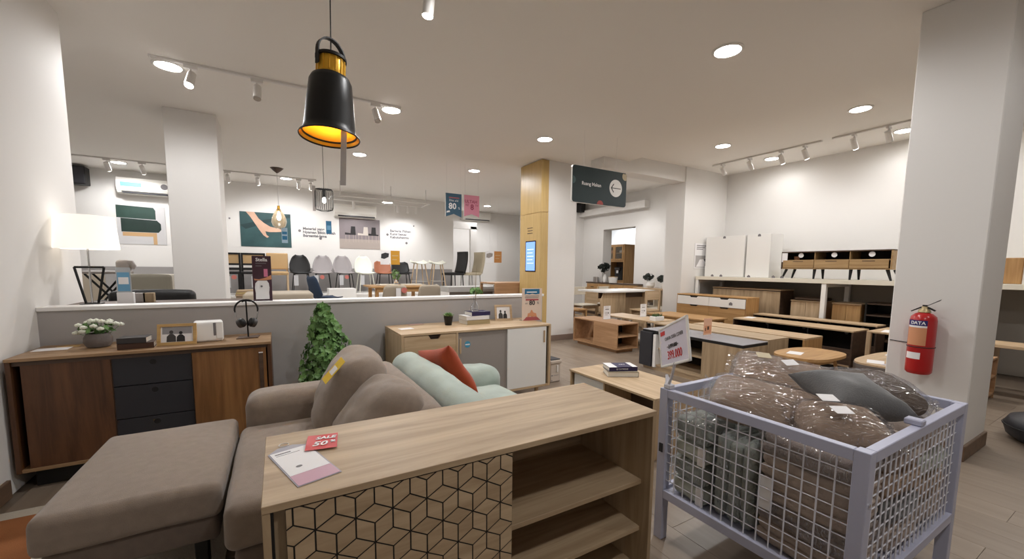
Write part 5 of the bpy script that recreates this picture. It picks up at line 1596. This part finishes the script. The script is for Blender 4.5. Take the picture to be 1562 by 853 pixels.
TANF = mat('tan_weave', (192, 160, 116), .8, bump=.3, bscale=200)
frame_chair(-.88, 'black frame chair with tan woven back beside the back column', TANF, BLACK)
frame_chair(-.44, 'black frame chair with tan woven back behind the purple display box', TANF, BLACK)
c = thing('wooden_chair', 'oak chair with tan upholstered back and seat between the black frame chair and black shell', 'chair', (.0, CY_, PZ), 0, gch)
part('seat', sm().soft(-.205, .205, -.22, .2, .40, .47, .025, .01, 4), TANF, c)
part('backrest', sm().soft(-.205, .205, .17, .22, .52, .87, .02, 0, 4), TANF, c)
for sx in (-1, 1):
    part('front_leg', MB().box(sx*.18-.018, sx*.18+.018, -.215, -.18, 0, .42, .003), OAKZ, c)
    part('back_leg', MB().box(sx*.18-.018, sx*.18+.018, .2, .23, 0, .6, .003), OAKZ, c)
for i, x in enumerate((3.10, 3.57)):
    c = thing('bar_stool', ('white bar stool next to the black low back chair', 'white bar stool next to the high back dining chairs')[i], 'stool', (x, CY_, PZ), .1-.2*i, gch)

    def fn(u, v):
        a = (u-.5)*2; b = (v-.5)*2
        return Vector((a*.22*math.sqrt(1-b*b*.4), b*.2*math.sqrt(1-a*a*.4), .69+.10*(.5*abs(a)**2.5+.5*max(0, b)**2)))
    o = part('seat', sm().grid(fn, 12, 12), WHC, c)
    md = o.modifiers.new('thickness', 'SOLIDIFY'); md.thickness = .02
    for sx in (-1, 1):
        for sy in (-1, 1): part('leg', sm().cyl((sx*.1, sy*.1, .69), (sx*.19, sy*.19, 0), .016, .011, 8), OAKZ, c)
    for (x0, y0, x1, y1) in ((-.16, -.16, .16, -.16), (-.16, .16, .16, .16)): part('footrest', sm().cyl((x0, y0, .25), (x1, y1, .25), .008, n=8), CHROME, c)
for i, (x, mm, lm) in enumerate(((4.0, BLACK, BLACKM), (4.5, mat('beige_leather', (196, 184, 158), .6), CHROME))):
    c = thing('highback_chair', ('black high back dining chair turned sideways at the platform end', 'beige high back dining chair turned sideways beside the black one')[i], 'chair', (x, CY_-.05, PZ), -PI/2+.25, gch)
    part('seat', sm().soft(-.21, .21, -.24, .2, .40, .47, .03, .01, 4), mm, c)

    def bk_(u, v): return Vector(((u-.5)*.42, .17+.05*math.sin(v*2.4)+.06*v, .46+.56*v))
    o = part('backrest', sm().grid(bk_, 6, 10), mm, c)
    md = o.modifiers.new('thickness', 'SOLIDIFY'); md.thickness = .05
    for sx in (-1, 1):
        for sy in (-1, 1): part('leg', sm().cyl((sx*.17, sy*.18-.02, .41), (sx*.18, sy*.2-.02, 0), .015, .012, 8), lm, c)
# table setting on the low platform ------------------------------------------
a = at(552, 434, Z=.9); b = at(662, 437, Z=.9)
tx0, tx1, ty = a.x, b.x, min(a.y, b.y)+.25
t = thing('dining_table', 'oak dining table with papers on the low platform behind the partition', 'table', (tx0, ty, .15))
TW_ = tx1-tx0
part('table_top', MB().box(0, TW_, 0, .8, .72, .75, .004), WARMX, t)
for x in (.08, TW_-.14):
    for y in (.06, .68): part('leg', MB().box(x, x+.06, y, y+.06, 0, .72, .004), WARMZ, t)
part('apron', MB().box(.1, TW_-.1, .05, .07, .64, .72), WARMX, t)
for i, (u, w_, lab) in enumerate(((565, .34, 'white papers on the oak dining table by the white shell chair'), (632, .40, 'open magazine on the oak dining table by the bar stools'))):
    p = at(u, 431, Z=.9)
    solo('magazine', MB().box(-w_/2, w_/2, -.12, .12, 0, .025, .006), mat('magazine_cream', (216, 206, 188), .6), lab, 'magazine', (min(max(p.x, tx0+.25), tx1-.25), ty+.35, .9), .15-.3*i)
p = at(604, 428, Y=ty+.3)
t = thing('leafy_vase', 'small vase with green sprig on the oak dining table', 'vase', (p.x, ty+.3, .9))
part('vase', sm().lathe([(0, 0), (.03, 0), (.045, .05), (.02, .1), (.024, .12), (.015, .1)], n=14, ends=False), GLASS, t)
m = MB(); leaf_cluster(m, (0, 0, .20), 26, (.07, .05, .09), .07, .2)
part('leaves', m, GREENL, t, stuff=True)
BEI = mat('chair_beige', (178, 166, 148), .7)
for i, (u, dx) in enumerate(((596, 0), (647, 0))):
    p = at(u, 440, Y=ty-.1)
    c = shell_chair('tub_chair', ('beige chair with a pale tag pulled up to the oak dining table', 'beige chair without tag pulled up to the oak dining table')[i], p.x, ty-.2, .15, BEI, BLACKM, PI, .34, .9, 'beige chairs at the oak dining table', 0)
    if i == 0:
        part('price_tag', MB().box(-.08, .0, .275, .278, .58, .74), PAPER, c)
        part('round_tag', sm().cyl((-.14, .275, .7), (-.14, .28, .7), .05, n=14), mat('tag_coral', (206, 120, 110), .5), c)
# bench on its plinth
a = at(416, 447, Z=.86); b = at(478, 447, Z=.86)
bx0, bx1, by0 = a.x, b.x, min(a.y, b.y)
t = thing('upholstered_bench', 'beige upholstered bench on a plinth behind the purple display box', 'bench', (bx0-.35, by0, 0))
bw_ = bx1-bx0+.35
part('seat_pad', sm().soft(0, bw_, 0, .75, .76, .86, .03, .01, 5), BEI, t)
part('frame', MB().box(.03, bw_-.03, .03, .72, .64, .77, .006), mat('bench_grey', (130, 120, 112), .8), t)
part('plinth', MB().box(.06, bw_-.06, .06, .68, 0, .60, .006), LACQ, t)
part('foot', MB().box(.08, .14, .08, .14, .6, .64).box(bw_-.14, bw_-.08, .08, .14, .6, .64), DKWX, t)
p = at(497, 452, Y=by0+1.05)
c = shell_chair('desk_chair', 'navy blue padded chair turned sideways beside the beige bench', p.x, by0+1.05, max(0, p.z-.47), mat('navy_fabric', (46, 62, 84), .8), BLACKM, PI/2+.35, .36, .85, None, 0)
part('pedestal', sm().cyl((0, 0, 0), (0, 0, -max(0, p.z-.47)), .22, n=20), LACQ, c)
# planks, white boxes
a = at(360, 452, Y=8.6)
t = thing('plank_stack', 'stack of pale wooden boards on a grey box behind the partition', 'boards', (a.x, 8.6, 0))
part('box', MB().box(0, .42, 0, .35, 0, a.z, .004), mat('box_tan', (150, 130, 108), .7), t)
for k in range(3): part('board', MB().box(-.01+.01*k, .43, -.01, .35, a.z+k*.035, a.z+.03+k*.035, .002), (OAKX, mat('board_yellow', (206, 182, 128), .6), OAKX)[k], t)
a = at(506, 443, Y=8.6); b = at(550, 456, Y=8.6)
solo('white_plinth', MB().box(0, b.x-a.x, 0, .4, 0, a.z, .004), LACQ, 'low white plinth between the navy chair and the oak dining table', 'plinth', (a.x, 9.1, 0))
# grey cabinet, oak board, planter, black chairs near the wooden column
a = at(684, 438, Y=7.05); b = at(755, 438, Y=7.05)
t = thing('grey_cabinet', 'pale grey cabinet with recessed dark shelf behind the glass vase', 'cabinet', (a.x, 7.05, 0))
w_ = b.x-a.x
part('top_panel', MB().box(0, w_, 0, .45, a.z-.10, a.z, .004), mat('cabinet_palegrey', (186, 184, 180), .5), t)
part('carcass', MB().box(.02, w_-.02, .06, .45, 0, a.z-.1, .002), LACG, t)
part('upright', MB().box(0, .02, .0, .45, 0, a.z-.1), LACQ, t); part('upright', MB().box(w_-.02, w_, .0, .45, 0, a.z-.1), LACQ, t)
a2 = at(724, 450, Y=6.5)
t = thing('fern_planter', 'brown planter with green tuft beside the pale grey cabinet', 'planter', (a2.x, 6.45, 0))
part('pot', sm().lathe([(0, 0), (.1, 0), (.14, a2.z-.1), (.15, a2.z), (.13, a2.z), (0, a2.z-.05)], n=18, ends=False), mat('pot_brown', (132, 98, 72), .8), t)
m = MB(); leaf_cluster(m, (0, 0, a2.z+.05), 50, (.12, .1, .07), .07, .3)
part('leaves', m, GREEN, t, stuff=True)
a = at(759, 432, Y=6.2); b = at(796, 450, Y=6.2)
t = thing('oak_desk', 'brown oak desk end beside the wooden cladding', 'desk', (a.x, 6.3, 0))
part('side_panel', MB().box(0, .95, 0, .03, 0, a.z, .003), MOKX, t); part('table_top', MB().box(0, .95, .03, .6, a.z-.03, a.z, .003), MOKX, t); part('back_leg', MB().box(.0, .04, .56, .6, 0, a.z-.03), MOKX, t)
for i, u in enumerate((757, 791)):
    p = at(u, 433, Y=8.0)
    c = shell_chair('tub_chair', ('black curved back chair behind the brown oak desk near the alcove post', 'black curved back chair behind the brown oak desk near the wooden cladding')[i], p.x, 8.0, max(0, p.z-.70), BLACK, BLACKM, PI, .26, .8, 'black chairs behind the oak desk', 0)
    part('pedestal', MB().box(-.25, .25, -.25, .25, -max(0.02, p.z-.70), 0, .004), LACQ, c)
# hanging twin notice cards
for i, (u0, v0, u1, v1, Y, lab) in enumerate(((580, 382, 610, 404, 7.6, 'pair of hanging notice cards, white and mustard, in front of the low back chairs'), (741, 383, 765, 401, 9.0, 'pair of hanging notice cards, white and brown, beside the alcove post'))):
    a = at(u0, v0, Y=Y); b = at(u1, v1, Y=Y); w_, h_ = b.x-a.x, a.z-b.z
    t = thing('notice_cards', lab, 'sign', (a.x, Y, b.z))
    cw = part('white_card', MB().box(0, w_*.47, 0, .003, 0, h_), PAPER, t)
    card('print_photo', [(w_*.03, h_*.45), (w_*.2, h_*.4), (w_*.42, h_*.55), (w_*.44, h_*.8), (w_*.25, h_*.85), (w_*.05, h_*.75)], LACG if i else CHAR, cw, -.0002)
    part('mustard_card', MB().box(w_*.53, w_, 0, .003, 0, h_), (MUST, mat('card_brown', (190, 130, 70), .5))[i], t)
    card('print_line', rect(w_*.6, w_*.92, h_*.62, h_*.66), CREAM, t, -.0002); card('print_line', rect(w_*.6, w_*.85, h_*.35, h_*.38), CREAM, t, -.0002)
    for x in (w_*.24, w_*.76): part('thread', sm().cyl((x, .0015, h_), (x, .0015, CEIL-b.z), .0012, n=4, caps=False), METW, t)
# ------------------------------------------------------------------ left end behind the partition
t = thing('console_table', 'dark console table directly behind the partition, carrying the lamp', 'table', (-1.27, 3.77, 0))
part('table_top', MB().box(0, 1.0, 0, .42, .94, .965, .003), DKWX, t)
for x in (.02, .94):
    for y in (.02, .36): part('leg', MB().box(x, x+.04, y, y+.04, 0, .94), BLACK, t)
LT = .965
p = at(142, 459, Y=3.95)
lamp = thing('table_lamp', 'table lamp with white drum shade on a black trapezoid frame base', 'table lamp', (at(139, 440, Y=3.92).x, 3.92, LT))
SHADE = mat('lamp_shade', (246, 243, 238), .8, emit=(255, 248, 238), es=.22)  # white cloth brightened by its own faint emission; no lit bulb inside
sh = sm().lathe([(.155, .385), (.165, .385), (.150, .61), (.147, .61), (.155, .39)], n=36, ends=False)
part('shade', sh, SHADE, lamp)
part('shade_top', sm().lathe([(0, .606), (.148, .606), (.148, .6), (0, .6)], n=36, ends=False), SHADE, lamp)
part('pole', sm().cyl((0, 0, .0), (0, 0, .5), .006, n=10), CHROME, lamp)
fr = MB()
for (x0, z0, x1, z1) in ((-.075, .26, .075, .26), (-.075, .26, -.03, 0), (.075, .26, .03, 0), (-.03, .006, .03, .006)):
    d = Vector((x1-x0, 0, z1-z0)); 
    fr.cyl((x0, 0, z0), (x1, 0, z1), .008, n=6)
part('trapezoid_frame', fr, BLACKM, lamp)
part('foot', MB().box(-.05, .05, -.05, .05, 0, .008), BLACKM, lamp)
p0 = at(179, 460, Y=3.9); p1 = at(205, 460, Y=3.9)
t = thing('label_stand', 'standing product label, blue and white, with grey padded top on the console table', 'sign', ((p0.x+p1.x)/2, 3.9, LT))
w_ = p1.x-p0.x
part('white_base', MB().box(-w_/2, w_/2, -.004, .03, 0, .08, .002), PAPER, t)
part('clear_sleeve', MB().box(-w_*.48, w_*.4, 0, .004, .08, .26), mat('sleeve_grey', (178, 182, 186), .3), t)
card('blue_label', rect(-w_*.4, w_*.32, .09, .225), SKYB, t, -.0002); card('white_label', rect(-w_*.34, w_*.26, .14, .19), PAPER, t, -.0014)
part('grey_pad', sm().soft(-w_*.5, w_*.42, .005, .06, .23, .315, .025, 0, 4), LACG, t)
part('pad_roll', sm().tube([(w_*.1, .02, .30), (w_*.45, .02, .295), (w_*.55, .02, .27), (w_*.5, .02, .25)], [.014, .018, .018, .012], 8), LACG, t)
# seating display at the far left
CRS = mat('cream_leather', (222, 214, 200), .6)
a = at(240, 418, Y=8.6)
t = thing('cream_headboard', 'cream padded bench back behind the back column', 'headboard', (at(190, 418, Y=8.8).x, 8.8, 0))
part('panel', sm().soft(0, 1.25, 0, .1, 0, at(240, 418, Y=8.8).z, .03, 0, 5), CRS, t)
part('seam', MB().box(.9, .905, -.002, 0, .1, at(240, 418, Y=8.8).z-.03), LACG, t)
z_ = at(222, 419, Y=8.3).z
t = thing('grey_armchair', 'grey olive armchair back beside the standing product label', 'armchair', (at(222, 419, Y=8.3).x, 8.3, 0))
part('backrest', sm().soft(-.3, .3, 0, .14, .35, z_, .05, .01, 5), mat('olive_grey', (128, 122, 108), .8), t)
part('seat', sm().soft(-.3, .3, -.55, 0, .3, .5, .05, .01, 5), mat('olive_grey', (128, 122, 108), .8), t)
part('plinth', MB().box(-.28, .28, -.5, .1, 0, .3), LACQ, t)
part('blue_tag', MB().box(-.27, -.18, -.004, -.001, z_-.2, z_-.08), SKYB, t)
z_ = at(130, 417, Y=8.2).z
t = thing('beige_chair', 'beige leather chair back seen beside the lamp frame', 'chair', (at(131, 417, Y=8.2).x, 8.2, 0))
part('backrest', sm().soft(-.18, .18, 0, .12, .4, z_, .05, .01, 5), BEI, t); part('seat', sm().soft(-.22, .22, -.5, 0, .42, .55, .04, .01, 4), BEI, t); part('plinth', MB().box(-.2, .2, -.45, .08, 0, .42), LACQ, t)
z_ = at(165, 413, Y=7.2).z
t = thing('folding_stool', 'black folding stool with crossed legs and grey seat near the lamp', 'stool', (at(164, 413, Y=7.2).x, 7.2, z_-.55))
part('seat', MB().box(-.2, .22, -.16, .16, .51, .55, .01), LACG, t)
for sx in (-1, 1):
    for y in (-.13, .13): part('leg', sm().cyl((sx*.18, y, .51), (-sx*.2, y, 0), .013, n=8), BLACKM, t)
part('pedestal', MB().box(-.3, .3, -.22, .22, -(z_-.55), 0, .004), LACQ, t)
z_ = at(240, 444, Y=5.2).z
t = thing('black_armchair', 'low black armchair behind the partition beside the back column', 'armchair', (at(238, 444, Y=5.2).x, 5.2, 0))
part('backrest', sm().soft(-.36, .30, 0, .13, .3, z_, .05, .015, 5), BLACK, t); part('armrest', sm().soft(-.46, -.36, -.45, .1, .3, z_-.08, .04, 0, 4), BLACK, t); part('seat', sm().soft(-.36, .3, -.5, 0, .3, .5, .04, .01, 4), BLACK, t); part('plinth', MB().box(-.4, .3, -.45, .1, 0, .3), BLACK, t)
for i, (u, mm) in enumerate(((215, LACG), (228, mat('box_kraft', (160, 140, 112), .8)))):
    p = at(u, 461, Y=4.0)
    solo('small_box', MB().box(-.032, .032, -.02, .03, 0, .07, .003), mm, ('small grey card box on the console table behind the partition', 'small kraft card box on the console table behind the partition')[i], 'box', (p.x if p.x < -.32 else -.32, 4.0, LT))
# purple display box on the partition cap
p0 = at(387, 459, Y=3.665); p1 = at(416, 459, Y=3.665)
t = thing('display_box', 'purple display card with white bottle shaped panel standing on the partition cap', 'display stand', ((p0.x+p1.x)/2, 3.665, .978))
w_ = p1.x-p0.x
PURP = mat('card_purple', (74, 48, 58), .5, var=.15, vscale=14)
part('back_card', MB().box(-w_/2, w_/2, 0, .03, 0, .345, .002), PURP, t)
part('white_panel', MB().prism([(-.047, .012), (.043, .012), (.042, .06), (.046, .1), (.042, .135), (.03, .155), (-.03, .155), (-.046, .135), (-.05, .1), (-.046, .06)], -.012, 0, 'y'), PAPER, t, 'white rounded front panel')
part('dark_hole', sm().cyl((-.006, -.0121, .112), (-.006, -.0132, .112), .0075, n=12), INKG, t)
text('lettering', 'Stella', .036, PAPER, t, (-.0, -.001, .315), bold=.001)
for k in range(2): card('print_line', rect(-.04, .03-.03*k, .285-.02*k, .291-.02*k), INKG, t, -.0002)
card('printed_hand', [(-.055, .17), (-.02, .165), (.03, .18), (.06, .20), (.062, .165), (.02, .158), (-.05, .158)], ORNG, t, -.0002)
card('printed_phone', rect(.012, .038, .185, .245), PINK, t, -.0012)
part('foot', MB().box(-w_/2, -w_/2+.02, -.03, .03, 0, .012).box(w_/2-.02, w_/2, -.03, .03, 0, .012), PURP, t)

# ------------------------------------------------------------------ hanging things
GOLDIN = mat('pendant_gold', (232, 178, 58), .32, .6)
# bell pendant
Y = 2.2
c0 = at(503, 211, Y=Y); r0 = (at(549, 211, Y=Y).x-at(456, 211, Y=Y).x)/2
zt = at(500, 112, Y=Y).z; zb = c0.z
bp = thing('bell_pendant', 'large black bell pendant lamp with brass neck and golden inside', 'pendant lamp', (c0.x, Y, zb))
bp.rotation_euler = (rad(-4), rad(3), 0)
hh = zt-zb
part('shade', sm().lathe([(r0*1.0, 0), (r0*1.02, .004), (r0*1.0, .010), (r0*.88, .024), (r0*.86, .034), (r0*.79, hh*.5), (r0*.71, hh*.88), (r0*.64, hh*.95), (r0*.45, hh), (r0*.45, hh-.004), (r0*.62, hh*.93), (r0*.68, hh*.86), (r0*.78, hh*.5), (r0*.85, .05), (r0*.88, .028), (r0*.985, .008)], n=44, ends=False), mat('pendant_black', (26, 26, 26), .38, .2), bp)
part('inner_reflector', sm().lathe([(r0*.98, .0075), (r0*.86, .03), (r0*.83, .05), (r0*.765, hh*.5), (r0*.67, hh*.85), (r0*.4, hh*.93), (0, hh*.93)], n=44, ends=False), GOLDIN, bp, 'golden inner reflector')
nk = sm().lathe([(r0*.46, hh), (r0*.46, hh+.075), (r0*.42, hh+.085), (0, hh+.085)], n=40, ends=False)
part('brass_neck', nk, GOLDIN, bp, 'ribbed brass neck')
for k in range(14):
    a = 2*PI*k/14
    part('rib', sm().cyl((r0*.46*math.cos(a), r0*.46*math.sin(a), hh+.005), (r0*.46*math.cos(a), r0*.46*math.sin(a), hh+.072), .004, n=6), GOLDIN, bp)
part('cap_ring', sm().lathe([(r0*.44, hh+.073), (r0*.52, hh+.075), (r0*.52, hh+.088), (r0*.3, hh+.092), (0, hh+.092)], n=36, ends=False), BLACK, bp)
q = [Vector((r0*.52*math.cos(a), 0, hh+.10+.075*math.sin(a))) for a in [PI*k/14 for k in range(15)]]
q = [Vector((r0*.52, 0, hh+.03))]+q+[Vector((-r0*.52, 0, hh+.03))]
hd = MB()
for i in range(len(q)-1):
    a_, b_ = q[i], q[i+1]; o_ = Vector((0, .012, 0)); d_ = (b_-a_).normalized(); n_ = d_.cross(Vector((0, 1, 0)))*.003
    hd.add([a_-o_-n_, a_+o_-n_, a_+o_+n_, a_-o_+n_, b_-o_-n_, b_+o_-n_, b_+o_+n_, b_-o_+n_], [(0, 1, 2, 3)[::-1], (4, 5, 6, 7), (0, 1, 5, 4), (1, 2, 6, 5), (2, 3, 7, 6), (3, 0, 4, 7)])
part('carry_handle', hd, BLACK, bp, rot=(0, 0, rad(28)))
part('cord', sm().cyl((0, 0, hh+.09), (-.02, .03, CEIL-zb+.02), .003, n=8), BLACK, bp)
part('bulb_holder', sm().cyl((0, 0, hh*.75), (0, 0, hh*.93), .022, n=14), BLACK, bp)
l = bpy.data.lights.new('bulb_light', 'POINT'); l.energy = 2.2; l.color = (1, .86, .58); l.shadow_soft_size = .03
lo = bpy.data.objects.new('bulb_light', l); COL.objects.link(lo); lo.parent = bp; lo.location = (0, 0, hh*.55)
t_ = part('bulb', sm().lathe([(0, hh*.45), (.022, hh*.48), (.03, hh*.58), (.02, hh*.7), (.012, hh*.75), (0, hh*.75)], n=16, ends=False), GLASS, bp)
a = at(520, 215, Y=Y-.1); b = at(520, 297, Y=Y-.1)
part('hang_tag', MB().box(-.013, .013, -.001, .001, -.245, .02), mat('tag_film', (196, 190, 186), .2, alpha=.8), bp, 'long clear price strip', (.05, -.105, .0), (0, 0, rad(-25)))
# egg shaped glass pendant
c0 = at(425, 257, Z=CEIL)
ez0 = at(425, 349, Y=c0.y).z
t = thing('glass_pendant', 'egg shaped smoked glass pendant lamp in front of the hand poster', 'pendant lamp', (c0.x-.03, c0.y, ez0))
SMK = mat('smoked_glass', (176, 158, 130), .05, alpha=.55, coat=1)
part('glass', sm().lathe([(0, 0), (.06, .005), (.105, .05), (.125, .12), (.115, .2), (.08, .28), (.05, .33), (.03, .36), (0, .36)], n=26, ends=False), SMK, t)
part('socket', sm().cyl((0, 0, .33), (0, 0, .42), .03, .02, 14), GOLDIN, t)
part('bulb', sm().lathe([(0, .15), (.03, .17), (.035, .22), (.015, .3), (0, .3)], n=14, ends=False), LENSO, t)
part('cord', sm().cyl((0, 0, .42), (.0, 0, CEIL-ez0-.03), .005, n=6), METW, t)
part('canopy', sm().lathe([(.01, CEIL-ez0-.09), (.06, CEIL-ez0-.05), (.11, CEIL-ez0), (0, CEIL-ez0)], n=20, ends=False), DKWX, t)
part('price_tag', MB().box(.03, .13, -.02, -.018, -.26, .02), mat('tag_sky', (160, 184, 200), .4), t)
part('tag_print', MB().box(.04, .12, -.022, -.02, -.1, -.05).box(.04, .12, -.022, -.02, -.2, -.13), BLUE, t)
# wire cage pendant
Y = 6.2
c0 = at(495, 322, Y=Y); ct = at(495, 289, Y=Y); r_ = (at(509, 305, Y=Y).x-at(481, 305, Y=Y).x)/2
t = thing('cage_pendant', 'black wire cage pendant lamp in front of the air conditioner', 'pendant lamp', (c0.x, Y, c0.z))
hh = ct.z-c0.z
for k in range(26):
    a = 2*PI*k/26; cx_, sx_ = math.cos(a), math.sin(a)
    part('cage_wire', sm().tube([(r_*.5*cx_, r_*.5*sx_, 0), (r_*.9*cx_, r_*.9*sx_, .015), (r_*cx_, r_*sx_, .05), (r_*cx_, r_*sx_, hh-.03), (r_*.9*cx_, r_*.9*sx_, hh), (.02*cx_, .02*sx_, hh)], .0022, 5), BLACKM, t)
for z in (.0, ): part('ring', sm().tube([(r_*.5*math.cos(2*PI*k/24), r_*.5*math.sin(2*PI*k/24), z) for k in range(24)], .003, 6, True), BLACKM, t)
part('socket', sm().cyl((0, 0, hh*.62), (0, 0, hh+.01), .02, n=12), BLACK, t)
part('bulb', sm().lathe([(0, hh*.35), (.022, hh*.42), (.02, hh*.55), (.012, hh*.62), (0, hh*.62)], n=14, ends=False), LENSO, t)
part('cord', sm().cyl((0, 0, hh), (0, 0, CEIL-c0.z), .003, n=6), BLACK, t)
# blue hang tag beside it, dark strip
for (u0, v0, u1, v1, Y, mm, lab) in ((497, 337, 506, 357, 8.6, BLUE, 'blue product tag hanging on a thread right of the wall lettering'), (476, 283, 482, 322, 8.2, LACG, 'long grey product strip hanging beside the cage pendant')):
    a = at(u0, v0, Y=Y); b = at(u1, v1, Y=Y)
    t = thing('hanging_tag', lab, 'price tag', (a.x, Y, b.z))
    w_, h_ = b.x-a.x, a.z-b.z
    part('card', MB().box(0, w_, 0, .003, 0, h_), mm, t)
    if mm is BLUE: card('white_patch', rect(w_*.15, w_*.85, h_*.3, h_*.65), SKYB, t, -.0002)
    part('thread', sm().cyl((w_/2, .0015, h_), (w_/2, .0015, CEIL-b.z), .0012, n=4, caps=False), METW, t)
# pennants
Y = 6.6
for i, (u0, v0, u1, v1, mm, lab) in enumerate(((680, 294, 704, 332, mat('pennant_blue', (44, 84, 108), .5), 'blue swallow tailed pennant with 80 hanging from the ceiling'), (708, 297, 731, 332, mat('pennant_pink', (206, 132, 152), .5), 'pink swallow tailed pennant reading ULTAH KE 8 hanging from the ceiling'))):
    a = at(u0, v0, Y=Y); b = at(u1, v1, Y=Y); w_, h_ = b.x-a.x, a.z-b.z
    t = thing('pennant', lab, 'pennant', (a.x, Y, b.z), 0)
    part('cloth', MB().prism([(0, 0), (w_/2, h_*.13), (w_, 0), (w_, h_), (0, h_)], 0, .003, 'y'), mm, t)
    ED = mat('edge_pale', (214, 210, 204), .5)
    part('edge_strip', MB().box(-.012, 0, 0, .003, 0, h_), ED, t)
    if i == 0:
        text('lettering', '80', h_*.36, PAPER, t, (w_*.42, -.001, h_*.45), bold=.003)
        text('lettering', 'Disc s/d', h_*.13, PAPER, t, (w_*.5, -.001, h_*.70))
        text('lettering', '%', h_*.14, PAPER, t, (w_*.84, -.001, h_*.38))
        card('red_line', rect(w_*.2, w_*.85, h_*.8, h_*.84), mat('print_dustyred', (176, 90, 92), .5), t, -.0002)
        card('corner_mark', [(w_*.04, h_*.16), (w_*.26, h_*.2), (w_*.24, h_*.27), (w_*.06, h_*.24)], PAPER, t, -.0002)
    else:
        MAR = mat('print_maroon', (140, 46, 78), .5)
        text('lettering', 'ULTAH', h_*.2, MAR, t, (w_*.45, -.001, h_*.70), bold=.001)
        text('lettering', 'KE', h_*.14, MAR, t, (w_*.2, -.001, h_*.54)); text('lettering', 'TH', h_*.12, MAR, t, (w_*.82, -.001, h_*.54))
        text('lettering', '8', h_*.36, MAR, t, (w_*.52, -.001, h_*.44), bold=.003)
    for x in (.02, w_-.02): part('thread', sm().cyl((x, .0015, h_), (x, .0015, CEIL-b.z), .0012, n=4, caps=False), METW, t)
# direction sign
Y = 4.2
a = at(873, 251, Y=Y); b = at(953, 317, Y=Y); w_, h_ = b.x-a.x, a.z-b.z
t = thing('direction_sign', 'dark green hanging sign reading Ruang Makan with a white arrow disc', 'sign', (a.x, Y, b.z))
rr = .035
ol = []
for (cx_, cz_, a0) in ((w_-rr, rr, -PI/2), (w_-rr, h_-rr, 0), (rr, h_-rr, PI/2), (rr, rr, PI)):
    ol += [(cx_+rr*math.cos(a0+PI/2*k/5), cz_+rr*math.sin(a0+PI/2*k/5)) for k in range(6)]
DG = mat('sign_green', (32, 50, 52), .5)
part('board', MB().prism(ol, -.015, .015, 'y'), DG, t)
part('white_edge', MB().prism([(x*1.012-w_*.006, z*1.02-h_*.01) for x, z in ol], -.010, .012, 'y'), LACQ, t)
card('arrow_disc', ell(w_*.79, h_*.52, h_*.25, h_*.25, 36), LACQ, t, -.0152)
ar = MB().prism(rect(w_*.70, w_*.885, h_*.51, h_*.53), -.018, -.0165, 'y')
ar.prism([(w_*.695, h_*.52), (w_*.705, h_*.50), (w_*.755, h_*.635), (w_*.742, h_*.645)], -.018, -.0165, 'y')
ar.prism([(w_*.695, h_*.52), (w_*.742, h_*.395), (w_*.755, h_*.405), (w_*.705, h_*.54)], -.0178, -.0165, 'y')
part('arrow', ar, INK, t, 'black left pointing arrow')
text('lettering', 'Ruang Makan', h_*.135, PAPER, t, (w_*.335, -.016, h_*.535), bold=.001)
card('colour_dot', clip(ell(w_*.97, h_*.9, .055, .055, 24), 0, w_-.004, 0, h_-.012), CREAM, t, -.0152)
card('colour_dot', clip(ell(0, h_*.6, .05, .05, 24), .002, w_, 0, h_), mat('dot_teal', (70, 96, 96), .5), t, -.0152)
card('colour_dot', clip(ell(w_*.5, 0, .055, .055, 24), 0, w_, .002, h_), mat('dot_red', (166, 74, 66), .5), t, -.0152)
for x in (w_*.2, w_*.8): part('hanger', sm().cyl((x, 0, h_-.005), (x, 0, CEIL-b.z), .0018, n=6, caps=False), METW, t)
